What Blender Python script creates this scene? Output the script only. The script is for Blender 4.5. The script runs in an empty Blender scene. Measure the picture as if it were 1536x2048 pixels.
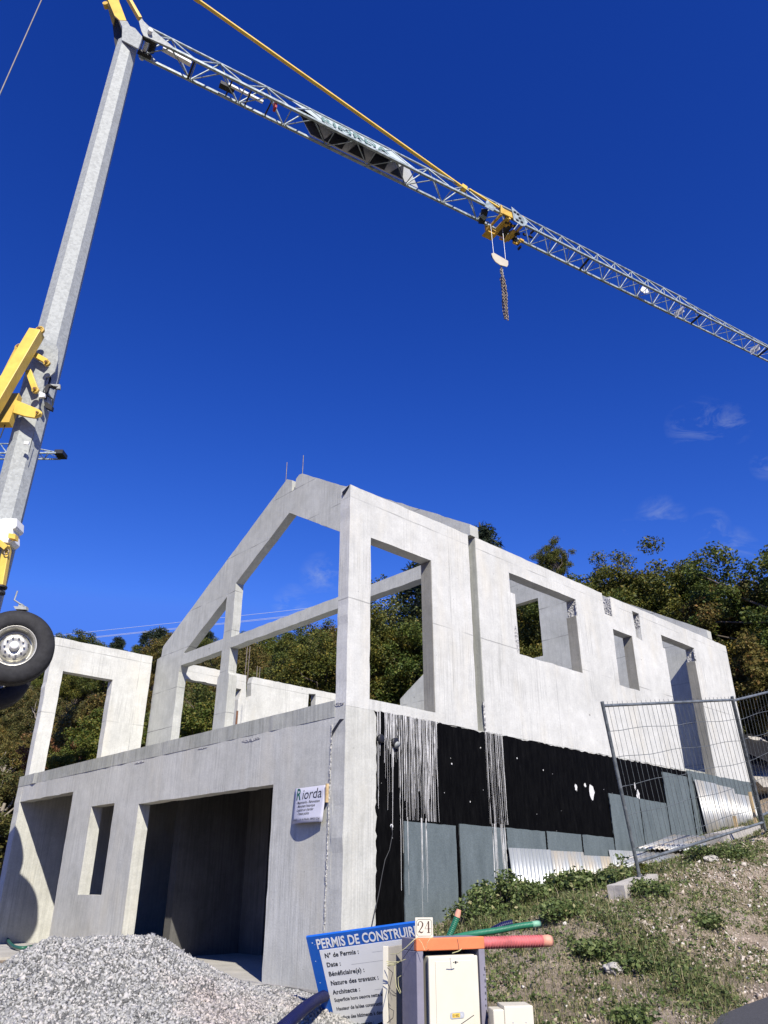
import bpy, bmesh, math, random
import numpy as np
from mathutils import Vector, Matrix, noise
from mathutils.geometry import tessellate_polygon

# ------------------------------------------------------------------ camera, sky, sun
SC = bpy.context.scene
COL = SC.collection
PITCH = math.atan(747.0/1537.0)
AR = math.atan(1803.0/math.hypot(1537.0, 747.0))
CAM = Vector((-6.074, -7.074, 1.003))
FW = Vector((math.cos(AR), math.sin(AR), 0)); RT = Vector((math.sin(AR), -math.cos(AR), 0))
cd = bpy.data.cameras.new("camera"); cam = bpy.data.objects.new("camera", cd); COL.objects.link(cam)
cd.sensor_fit = 'VERTICAL'; cd.sensor_height = 24.0; cd.lens = 1537.0/2048.0*24.0
cd.clip_start = 0.05; cd.clip_end = 3000
cam.location = CAM; cam.rotation_euler = (math.pi/2+PITCH, 0, AR-math.pi/2)
SC.camera = cam

LIGHT = Vector((0.555, 1.087, -1.0)).normalized()      # travel direction of the sunlight
SUN_EL = math.asin(-LIGHT.z); SUN_AZ = math.atan2(-LIGHT.x, -LIGHT.y)
sd = bpy.data.lights.new("sun", 'SUN'); sd.energy = 5.0; sd.angle = math.radians(0.5); sd.color = (1.0, 0.94, 0.835)
sun = bpy.data.objects.new("sun", sd); COL.objects.link(sun)
sun.rotation_euler = LIGHT.to_track_quat('-Z', 'Y').to_euler(); sun.location = (-20, -30, 40)

W = bpy.data.worlds.new("World"); SC.world = W; W.use_nodes = True
wt = W.node_tree; wt.nodes.clear()
def wn(t, **k):
    n = wt.nodes.new(t)
    for a, b in k.items(): setattr(n, a, b)
    return n
sky = wn('ShaderNodeTexSky', sky_type='NISHITA', sun_disc=False, sun_elevation=SUN_EL, sun_rotation=SUN_AZ % (2*math.pi),
         altitude=900.0, air_density=1.0, dust_density=0.25, ozone_density=4.0)
hs = wn('ShaderNodeHueSaturation'); hs.inputs['Saturation'].default_value = 1.22
wt.links.new(sky.outputs[0], hs.inputs['Color'])
tint = wn('ShaderNodeMix', data_type='RGBA', blend_type='MULTIPLY'); tint.inputs[0].default_value = 1.0
tint.inputs[7].default_value = (0.50, 0.72, 1.0, 1)
wt.links.new(hs.outputs[0], tint.inputs[6])
# deepen the high sky, keep the pale band near the horizon (polarised, very clear autumn air)
sep = wn('ShaderNodeSeparateColor'); wt.links.new(tint.outputs[2], sep.inputs[0]); cmb = wn('ShaderNodeCombineColor')
for i_, (e_, g_, c_) in enumerate(((1.75, 3.45, .60), (1.5, .885, 1.70), (1.15, 1.075, 6.6))):
    a_ = wn('ShaderNodeMath', operation='POWER'); a_.inputs[1].default_value = e_; wt.links.new(sep.outputs[i_], a_.inputs[0])
    b_ = wn('ShaderNodeMath', operation='MULTIPLY'); b_.inputs[1].default_value = g_; wt.links.new(a_.outputs[0], b_.inputs[0])
    d_ = wn('ShaderNodeMath', operation='MINIMUM'); d_.inputs[1].default_value = c_; wt.links.new(b_.outputs[0], d_.inputs[0])
    wt.links.new(d_.outputs[0], cmb.inputs[i_])
# thin wisps of cloud low in the sky
tc = wn('ShaderNodeTexCoord')
def wisp(d, size, stretch):
    d = Vector(d).normalized()
    dist = wn('ShaderNodeVectorMath', operation='DISTANCE'); dist.inputs[1].default_value = d
    wt.links.new(tc.outputs['Generated'], dist.inputs[0])
    mr = wn('ShaderNodeMapRange'); mr.inputs[1].default_value = size; mr.inputs[2].default_value = size*0.25
    wt.links.new(dist.outputs['Value'], mr.inputs[0])
    return mr.outputs[0]
def skydir(px, py):
    u = 1024-py; r = px-768
    v = FW*(1537*math.cos(PITCH)-u*math.sin(PITCH)) + RT*r
    v.z = u*math.cos(PITCH)+1537*math.sin(PITCH)
    return v.normalized()
acc = None
for px, py, s in ((1375,852,.028),(1412,846,.034),(1458,850,.028),(1322,1042,.034),(1420,1056,.026),(1465,1102,.032),(645,1150,.032),(585,1208,.028),(1534,930,.02),(1260,1075,.025)):
    o = wisp(skydir(px, py), s, 1)
    if acc is None: acc = o
    else:
        m = wn('ShaderNodeMath', operation='MAXIMUM'); wt.links.new(acc, m.inputs[0]); wt.links.new(o, m.inputs[1]); acc = m.outputs[0]
mp = wn('ShaderNodeMapping'); mp.inputs['Scale'].default_value = (9, 9, 22)
wt.links.new(tc.outputs['Generated'], mp.inputs[0])
nz = wn('ShaderNodeTexNoise'); nz.inputs['Scale'].default_value = 1.7; nz.inputs['Detail'].default_value = 9; nz.inputs['Roughness'].default_value = .62; nz.inputs['Distortion'].default_value = .8
wt.links.new(mp.outputs[0], nz.inputs['Vector'])
mr2 = wn('ShaderNodeMapRange'); mr2.inputs[1].default_value = .47; mr2.inputs[2].default_value = .78; mr2.inputs[4].default_value = .48
wt.links.new(nz.outputs[0], mr2.inputs[0])
mm = wn('ShaderNodeMath', operation='MULTIPLY'); wt.links.new(acc, mm.inputs[0]); wt.links.new(mr2.outputs[0], mm.inputs[1])
cl = wn('ShaderNodeMix', data_type='RGBA'); cl.inputs[7].default_value = (3.3, 3.9, 5.0, 1)
wt.links.new(mm.outputs[0], cl.inputs[0]); wt.links.new(cmb.outputs[0], cl.inputs[6])
bg = wn('ShaderNodeBackground'); bg.inputs['Strength'].default_value = 0.104
wt.links.new(cl.outputs[2], bg.inputs['Color'])
wo = wn('ShaderNodeOutputWorld'); wt.links.new(bg.outputs[0], wo.inputs[0])

SC.view_settings.view_transform = 'Standard'; SC.view_settings.look = 'None'
SC.view_settings.exposure = 0.40; SC.view_settings.gamma = 1.0; SC.view_settings.use_curve_mapping = False
SC.render.engine = 'CYCLES'
SC.cycles.max_bounces = 6; SC.cycles.diffuse_bounces = 1; SC.cycles.use_denoising = True
SC.cycles.sample_clamp_indirect = 4

# ------------------------------------------------------------------ pixel -> ray helpers (photo pixels)
def ray(px, py):
    u = 1024-py; r = px-768
    v = FW*(1537*math.cos(PITCH)-u*math.sin(PITCH)) + RT*r
    v.z = u*math.cos(PITCH)+1537*math.sin(PITCH)
    return v
def rX(px, py, x): d = ray(px, py); return CAM+d*((x-CAM.x)/d.x)
def rY(px, py, y): d = ray(px, py); return CAM+d*((y-CAM.y)/d.y)
def rZ(px, py, z): d = ray(px, py); return CAM+d*((z-CAM.z)/d.z)
def rS(px, py, s): d = ray(px, py); return CAM+d*(s/d.dot(FW))
def sm(a, b, x):
    t = np.clip((x-a)/(b-a), 0, 1); return t*t*(3-2*t)

# ------------------------------------------------------------------ materials
MATS = {}
class NT:
    def __init__(s, name):
        s.m = bpy.data.materials.new(name); s.m.use_nodes = True; s.t = s.m.node_tree; s.t.nodes.clear()
        s.out = s.n('ShaderNodeOutputMaterial'); s.b = s.n('ShaderNodeBsdfPrincipled'); s.l(s.b.outputs[0], s.out.inputs[0])
        MATS[name] = s.m
    def n(s, t, **k):
        n = s.t.nodes.new(t)
        for a, b in k.items(): setattr(n, a, b)
        return n
    def l(s, a, b): s.t.links.new(a, b)
    def coord(s, scale=(1,1,1), kind='Object'):
        c = s.n('ShaderNodeTexCoord'); m = s.n('ShaderNodeMapping'); m.inputs['Scale'].default_value = scale
        s.l(c.outputs[kind], m.inputs[0]); return m.outputs[0]
    def noise(s, vec, scale, detail=4, rough=.55, dist=0):
        n = s.n('ShaderNodeTexNoise'); n.inputs['Scale'].default_value = scale; n.inputs['Detail'].default_value = detail
        n.inputs['Roughness'].default_value = rough; n.inputs['Distortion'].default_value = dist
        s.l(vec, n.inputs['Vector']); return n.outputs[0]
    def ramp(s, v, pts):
        r = s.n('ShaderNodeValToRGB'); e = r.color_ramp.elements
        while len(e) < len(pts): e.new(.5)
        for i, (p, c) in enumerate(pts):
            e[i].position = p; e[i].color = (c[0], c[1], c[2], 1) if isinstance(c, (tuple, list)) else (c, c, c, 1)
        s.l(v, r.inputs[0]); return r.outputs[0]
    def mix(s, f, a, b, mode='MIX'):
        m = s.n('ShaderNodeMix', data_type='RGBA', blend_type=mode)
        for sock, v in ((m.inputs[0], f), (m.inputs[6], a), (m.inputs[7], b)):
            if hasattr(v, 'links') or isinstance(v, bpy.types.NodeSocket): s.l(v, sock)
            elif isinstance(v, (tuple, list)): sock.default_value = (v[0], v[1], v[2], 1)
            else: sock.default_value = v
        return m.outputs[2]
    def math(s, op, a, b=0.0):
        m = s.n('ShaderNodeMath', operation=op)
        for sock, v in ((m.inputs[0], a), (m.inputs[1], b)):
            if isinstance(v, bpy.types.NodeSocket): s.l(v, sock)
            else: sock.default_value = v
        return m.outputs[0]
    def bump(s, h, dist=.01, st=.5):
        b = s.n('ShaderNodeBump'); b.inputs['Distance'].default_value = dist; b.inputs['Strength'].default_value = st
        s.l(h, b.inputs['Height']); s.l(b.outputs[0], s.b.inputs['Normal'])
    def col(s, c):
        if isinstance(c, bpy.types.NodeSocket): s.l(c, s.b.inputs['Base Color'])
        else: s.b.inputs['Base Color'].default_value = (c[0], c[1], c[2], 1)
    def set(s, **k):
        for a, v in k.items(): s.b.inputs[a.replace('_', ' ')].default_value = v

def concrete(name, c0, c1, streak, smax=.5, joint=None, warm=.3, jx=None):
    q = NT(name)
    o = q.coord()
    big = q.noise(o, 1.1, 5, .6, .4)
    base = q.ramp(big, [(.3, c0), (.72, c1)])
    st = q.noise(q.coord((9, 9, .35)), 2.2, 5, .62)
    stm = q.ramp(st, [(.36, 1-streak), (.56, 1.0)])
    base = q.mix(1.0, base, stm, 'MULTIPLY')
    fine = q.noise(q.coord((34, 34, .9)), 2.0, 3, .6)
    base = q.mix(streak*1.0, base, q.ramp(fine, [(.38, .66), (.6, 1.12)]), 'MULTIPLY')
    cloud = q.noise(o, 5.5, 7, .68)
    base = q.mix(.55, base, q.ramp(cloud, [(.3, .78), (.7, 1.15)]), 'MULTIPLY')
    grit = q.noise(o, 38, 6, .8); base = q.mix(1.0, base, q.ramp(grit, [(.28, .84), (.72, 1.10)]), 'MULTIPLY')
    run = q.noise(q.coord((26, 26, .55)), 1.6, 4, .6); rv = q.ramp(q.noise(q.coord((1,1,.6)), 1.2, 3), [(.45, 0.0), (.62, 1.0)])
    base = q.mix(q.math('MULTIPLY', rv, .8), base, q.mix(1.0, base, q.ramp(run, [(.42, .80), (.5, 1.04)]), 'MULTIPLY'))
    tie = q.n('ShaderNodeTexVoronoi'); tie.inputs['Scale'].default_value = 1.25; tie.inputs['Randomness'].default_value = .8; q.l(o, tie.inputs['Vector'])
    base = q.mix(1.0, base, q.ramp(tie.outputs['Distance'], [(.018, .42), (.026, 1.0)]), 'MULTIPLY')
    yl = q.ramp(q.noise(q.coord((1.6, 1.6, .5)), 1.3, 3), [(.52, 0.0), (.75, 1.0)])
    base = q.mix(q.math('MULTIPLY', yl, warm), base, (c1[0]*1.0, c1[1]*.93, c1[2]*.8))
    # blow holes and small scars
    v = q.n('ShaderNodeTexVoronoi'); v.inputs['Scale'].default_value = 6.5; q.l(o, v.inputs['Vector'])
    hole = q.ramp(v.outputs['Distance'], [(.028, .45), (.05, 1.0)])
    base = q.mix(1.0, base, hole, 'MULTIPLY')
    h = q.noise(o, 42, 6, .7)
    if joint:
        z0, dz = joint
        sp = q.n('ShaderNodeSeparateXYZ'); c = q.n('ShaderNodeTexCoord'); q.l(c.outputs['Object'], sp.inputs[0])
        wob = q.math('MULTIPLY', q.noise(o, 3.0, 3), .02)
        z = q.math('ADD', sp.outputs[2], wob)
        f = q.math('FRACT', q.math('DIVIDE', q.math('SUBTRACT', z, z0), dz))
        d = q.math('ABSOLUTE', q.math('SUBTRACT', f, .5))
        ln = q.math('LESS_THAN', d, .0085/dz)
        if jx:
            xx = q.math('ADD', q.math('ADD', sp.outputs[0], sp.outputs[1]), wob)
            fx_ = q.math('FRACT', q.math('DIVIDE', q.math('SUBTRACT', xx, jx[0]), jx[1]))
            ln = q.math('MAXIMUM', ln, q.math('LESS_THAN', q.math('ABSOLUTE', q.math('SUBTRACT', fx_, .5)), .006/jx[1]))
        vis = q.ramp(q.noise(o, 2.0, 2), [(.35, .0), (.62, .85 if not jx else .55)])
        base = q.mix(q.math('MULTIPLY', ln, vis), base, (.15, .15, .145))
    q.col(base)
    q.set(Roughness=.88); q.b.inputs['Specular IOR Level'].default_value = .25
    q.bump(q.math('ADD', h, q.math('MULTIPLY', st, .4)), .006, .55)
    return q.m
concrete('concrete_upper', (.53,.53,.49), (.66,.66,.615), .03, joint=(4.33-1.45*.5-2.9, 1.45), jx=(1.98-1.25, 2.5), warm=.4)
concrete('concrete_gable', (.44,.445,.40), (.555,.56,.51), .07, joint=(8.57-.875*.5-.875*8, .875), warm=.12)
concrete('concrete_lower', (.48,.48,.43), (.61,.61,.555), .11, warm=.35)
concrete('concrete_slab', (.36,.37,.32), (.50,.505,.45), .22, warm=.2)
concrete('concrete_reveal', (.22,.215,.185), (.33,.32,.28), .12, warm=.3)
concrete('concrete_inner', (.10,.098,.09), (.16,.155,.145), .2, warm=.2)  # darker than bare concrete: the garage shade is partly put into this colour
concrete('concrete_floor', (.40,.385,.35), (.55,.53,.48), .0, warm=.3)

def rough_concrete():
    q = NT('concrete_rough'); o = q.coord()
    v = q.n('ShaderNodeTexVoronoi'); v.inputs['Scale'].default_value = 26; q.l(o, v.inputs['Vector'])
    q.col(q.mix(.6, q.ramp(q.noise(o, 9, 6, .7), [(.3, (.3,.3,.29)), (.7, (.62,.61,.58))]), q.ramp(v.outputs['Distance'], [(.1, .35), (.5, 1.1)]), 'MULTIPLY'))
    q.set(Roughness=.95); q.bump(q.math('ADD', q.noise(o, 20, 6, .75), v.outputs['Distance']), .03, .9)
rough_concrete()

def plain(name, c, rough=.5, metal=0.0, var=.12, vs=6.0, bump=0.0, bs=30, spec=.5, coat=0.0):
    q = NT(name); o = q.coord()
    n = q.noise(o, vs, 5, .65)
    q.col(q.mix(1.0, c, q.ramp(n, [(.3, 1-var), (.7, 1+var)]), 'MULTIPLY'))
    q.set(Roughness=rough, Metallic=metal); q.b.inputs['Specular IOR Level'].default_value = spec
    if coat: q.b.inputs['Coat Weight'].default_value = coat
    if bump: q.bump(q.noise(o, bs, 4, .6), bump, .5)
    return q.m
def bitumen():
    q = NT('bitumen'); o = q.coord()
    c = q.ramp(q.noise(q.coord((5,5,1.0)), 3, 5, .7), [(.4, (.0015,.0015,.0016)), (.6, (.004,.004,.004)), (.8, (.011,.011,.011))])
    v = q.n('ShaderNodeTexVoronoi'); v.inputs['Scale'].default_value = 9.0; v.inputs['Randomness'].default_value = 1; q.l(o, v.inputs['Vector'])
    keep = q.math('GREATER_THAN', q.noise(o, 4.0, 2), .55)
    sp = q.math('MULTIPLY', q.math('LESS_THAN', v.outputs['Distance'], .055), keep)
    c = q.mix(sp, c, (.38,.38,.37)); q.col(c)
    q.set(Roughness=.7); q.b.inputs['Specular IOR Level'].default_value = .05
    q.bump(q.noise(q.coord((6,6,1.5)), 12, 5, .7), .008, .5)
bitumen()
plain('white_drip', (.66,.655,.63), .8, var=.2, vs=25)
def panelmat():
    q = NT('drainage_panel'); o = q.coord()
    n = q.noise(o, 70, 3, .8); b = q.noise(q.coord((3,3,.8)), 2.2, 4, .6)
    c = q.mix(1.0, q.ramp(b, [(.3, (.088,.112,.118)), (.7, (.128,.158,.165))]), q.ramp(n, [(.25, .72), (.75, 1.28)]), 'MULTIPLY')
    q.col(c); q.set(Roughness=.85); q.bump(n, .004, .6)
panelmat()
def galv(name, c0, c1, metal, rough, scale=9.0):
    q = NT(name); o = q.coord()
    v = q.n('ShaderNodeTexVoronoi'); v.inputs['Scale'].default_value = scale; q.l(o, v.inputs['Vector'])
    s = q.n('ShaderNodeSeparateColor'); q.l(v.outputs['Color'], s.inputs[0])
    f = q.math('ADD', q.math('MULTIPLY', s.outputs[0], .5), q.math('MULTIPLY', q.noise(o, 5, 6, .7), .5))
    q.col(q.ramp(f, [(.25, c0), (.7, c1)])); q.set(Metallic=metal, Roughness=rough)
    q.bump(q.noise(o, 30, 3), .002, .3)
galv('galvanised', (.29,.305,.295), (.38,.40,.385), .1, .7, 24)
galv('jib_steel', (.20,.245,.25), (.40,.455,.46), .2, .5, 9)
galv('fence_steel', (.11,.125,.13), (.20,.22,.225), .3, .5, 20)
def corr():
    q = NT('corrugated_steel'); o = q.coord()
    info = q.n('ShaderNodeObjectInfo')
    b = q.noise(q.coord((2,2,.9)), 1.6, 5, .65)
    c = q.ramp(b, [(.3, (.29,.315,.325)), (.7, (.44,.46,.465))])
    warm = q.ramp(q.noise(q.coord((2.5,2.5,.7)), 1.4, 4), [(.42, 0.0), (.62, 1.0)])
    wr = q.math('MULTIPLY', warm, q.math('MULTIPLY', info.outputs['Random'], .95))
    c = q.mix(wr, c, (.50,.42,.29)); q.col(c)
    q.set(Metallic=.45, Roughness=.45); q.bump(q.noise(o, 25, 4), .004, .3)
corr()
plain('yellow_paint', (.74,.50,.085), .45, var=.14, vs=4, spec=.5)
plain('trolley_yellow', (.62,.38,.06), .5, var=.25, vs=7)
plain('yellow_dark', (.55,.36,.06), .5, var=.15, vs=5)
plain('cream_paint', (.52,.47,.36), .5, var=.08, vs=5)
plain('white_paint', (.78,.78,.74), .45, var=.06)
plain('dark_steel', (.03,.03,.032), .55, metal=.3, var=.3)
plain('rust', (.16,.075,.04), .85, var=.35, vs=14)
plain('red_paint', (.36,.03,.03), .5, var=.15)
plain('rubber', (.022,.022,.024), .72, var=.35, vs=12, bump=.004, bs=60, spec=.3)
plain('jib_brace', (.10,.12,.125), .6, var=.2)
plain('banner_back', (.56,.58,.56), .6, var=.05)
plain('gravel_bed', (.10,.10,.095), .95, var=.3, vs=40, bump=.01)
plain('rim_steel', (.46,.45,.40), .38, metal=.55, var=.25, vs=9)
plain('chain_steel', (.23,.19,.15), .5, metal=.6, var=.4, vs=30)
plain('rope_steel', (.20,.18,.175), .6, metal=.2, var=.2)
plain('cable_steel', (.45,.45,.46), .45, metal=.5, var=.1)
plain('black_plastic', (.012,.012,.014), .5, var=.3)
plain('sign_white', (.86,.87,.87), .5, var=.03)
plain('sign_lilac', (.50,.50,.56), .5, var=.04)
plain('sign_blue', (.012,.115,.50), .38, var=.05)
plain('ink', (.02,.022,.03), .6, var=.1)
plain('ink_green', (.008,.09,.06), .6, var=.2)
plain('ink_navy', (.03,.055,.17), .6, var=.1)
plain('ink_grey', (.40,.42,.45), .6, var=.1)
plain('ink_brown', (.07,.03,.02), .6, var=.3)
plain('banner', (.42,.48,.49), .6, var=.06)
plain('banner_letter', (.13,.22,.20), .6, var=.06)
plain('cabinet_beige', (.42,.39,.33), .6, var=.12, vs=5)
plain('mauve_render', (.215,.205,.25), .85, var=.1, vs=8, bump=.003)
plain('orange_band', (.70,.20,.075), .75, var=.08, vs=8, bump=.002)
plain('cabinet', (.66,.62,.50), .45, var=.05, vs=4)
plain('pipe_red', (.52,.13,.13), .6, var=.3, vs=12)
plain('pipe_green', (.02,.16,.085), .45, var=.22, vs=9)
plain('pipe_green_pale', (.20,.42,.28), .55, var=.25, vs=9)
plain('pipe_blue', (.006,.008,.05), .4, var=.2, vs=9)
plain('pipe_tip', (.70,.33,.22), .6, var=.12, vs=12)
plain('hose_green', (.02,.11,.07), .45, var=.1)
plain('twine', (.55,.52,.26), .8, var=.2, vs=30)
plain('wood', (.52,.38,.20), .75, var=.25, vs=16, bump=.003)
plain('stone_pale', (.42,.395,.35), .9, var=.2, vs=9, bump=.01, bs=18)
plain('bark', (.10,.08,.06), .9, var=.35, vs=9, bump=.02, bs=12)
plain('bark_pale', (.26,.23,.19), .9, var=.3, vs=9)
plain('asphalt', (.055,.055,.058), .92, var=.25, vs=60, bump=.004, bs=220)
plain('wire_pale', (.42,.45,.55), .5, var=.02)

def island(name, pts, rough=.9, trans=0.0, objvar=None, spec=.25, pink=False):
    q = NT(name); g = q.n('ShaderNodeNewGeometry')
    c = q.ramp(g.outputs['Random Per Island'], pts)
    if objvar:
        oi = q.n('ShaderNodeObjectInfo')
        c = q.mix(1.0, c, q.ramp(oi.outputs['Random'], objvar), 'MULTIPLY')
        c = q.mix(1.0, c, q.ramp(q.noise(q.coord(), .8, 3), [(.3, (.72,.8,.7)), (.7, (1.3,1.12,.95))]), 'MULTIPLY')
    if pink: c = q.mix(q.ramp(q.noise(q.coord(), .55, 4, .6), [(.58, 0.0), (.70, .5)]), c, q.mix(1.0, c, (1.1, .84, .78), 'MULTIPLY'))
    q.col(c); q.set(Roughness=rough); q.b.inputs['Specular IOR Level'].default_value = spec
    if trans:
        t = q.n('ShaderNodeBsdfTranslucent'); q.l(c, t.inputs[0]); mx = q.n('ShaderNodeMixShader'); mx.inputs[0].default_value = trans
        q.l(q.b.outputs[0], mx.inputs[1]); q.l(t.outputs[0], mx.inputs[2]); q.l(mx.outputs[0], q.out.inputs[0])
island('gravel_stone', [(0, (.12,.12,.113)), (.35, (.29,.29,.275)), (.8, (.43,.425,.40)), (1, (.52,.49,.45))], pink=True)
island('slope_stone', [(0, (.20,.155,.11)), (.45, (.36,.29,.225)), (.8, (.50,.43,.355)), (1, (.66,.62,.56))])
GV = [(0, (.85,1.0,.8)), (.35, (1.0,1.0,1.0)), (.6, (1.2,1.1,.8)), (.8, (1.0,.95,.8)), (1, (1.3,.98,.7))]
island('leaf_oak', [(0, (.038,.058,.018)), (.5, (.095,.12,.032)), (.85, (.165,.18,.05)), (1, (.24,.20,.06))], .55, .28, GV)
island('leaf_autumn', [(0, (.055,.062,.024)), (.45, (.115,.122,.045)), (.85, (.18,.16,.065)), (1, (.23,.14,.07))], .6, .3, GV)
island('leaf_rust', [(0, (.10,.045,.022)), (.5, (.19,.085,.04)), (1, (.28,.15,.07))], .6, .3)
island('leaf_lime', [(0, (.05,.085,.014)), (.5, (.11,.14,.025)), (1, (.22,.19,.04))], .55, .32)
island('leaf_pine', [(0, (.012,.022,.012)), (.6, (.024,.038,.018)), (1, (.045,.055,.024))], .6, .1)
island('leaf_weed', [(0, (.055,.085,.028)), (.5, (.12,.165,.05)), (.9, (.20,.245,.085)), (1, (.40,.36,.18))], .5, .28)
island('grass_blade', [(0, (.065,.09,.03)), (.4, (.13,.15,.05)), (.7, (.25,.23,.10)), (1, (.46,.39,.24))], .6, .25)
island('grass_blade_dry', [(0, (.06,.05,.03)), (.5, (.10,.09,.04)), (1, (.17,.14,.07))], .7, .2)

def dirt():
    q = NT('dirt'); o = q.coord()
    a = q.noise(o, .55, 6, .65, .5); b = q.noise(o, 11, 8, .75); c2 = q.noise(o, 55, 4, .8)
    base = q.ramp(a, [(.3, (.20,.16,.115)), (.5, (.35,.285,.215)), (.72, (.48,.40,.325))])
    base = q.mix(1.0, base, q.ramp(b, [(.25, .55), (.75, 1.35)]), 'MULTIPLY')
    v = q.n('ShaderNodeTexVoronoi'); v.inputs['Scale'].default_value = 34; q.l(o, v.inputs['Vector'])
    base = q.mix(.5, base, q.ramp(v.outputs['Distance'], [(.1, 1.45), (.55, .6)]), 'MULTIPLY')
    # hillside far off: dry scrub green-brown, by place (height above the site)
    sp = q.n('ShaderNodeSeparateXYZ'); c = q.n('ShaderNodeTexCoord'); q.l(c.outputs['Object'], sp.inputs[0])
    s = q.math('ADD', q.math('MULTIPLY', sp.outputs[0], FW.x), q.math('MULTIPLY', sp.outputs[1], FW.y))
    far = q.n('ShaderNodeMapRange'); far.inputs[1].default_value = 12.0; far.inputs[2].default_value = 15.0
    q.l(s, far.inputs[0])
    green = q.ramp(q.noise(o, .35, 6, .7), [(.3, (.035,.045,.018)), (.6, (.075,.068,.03)), (.8, (.13,.10,.055))])
    base = q.mix(far.outputs[0], base, green)
    q.col(base); q.set(Roughness=.95); q.b.inputs['Specular IOR Level'].default_value = .15
    q.bump(q.math('ADD', b, q.math('MULTIPLY', c2, .4)), .05, .7)
dirt()
M = MATS

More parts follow.
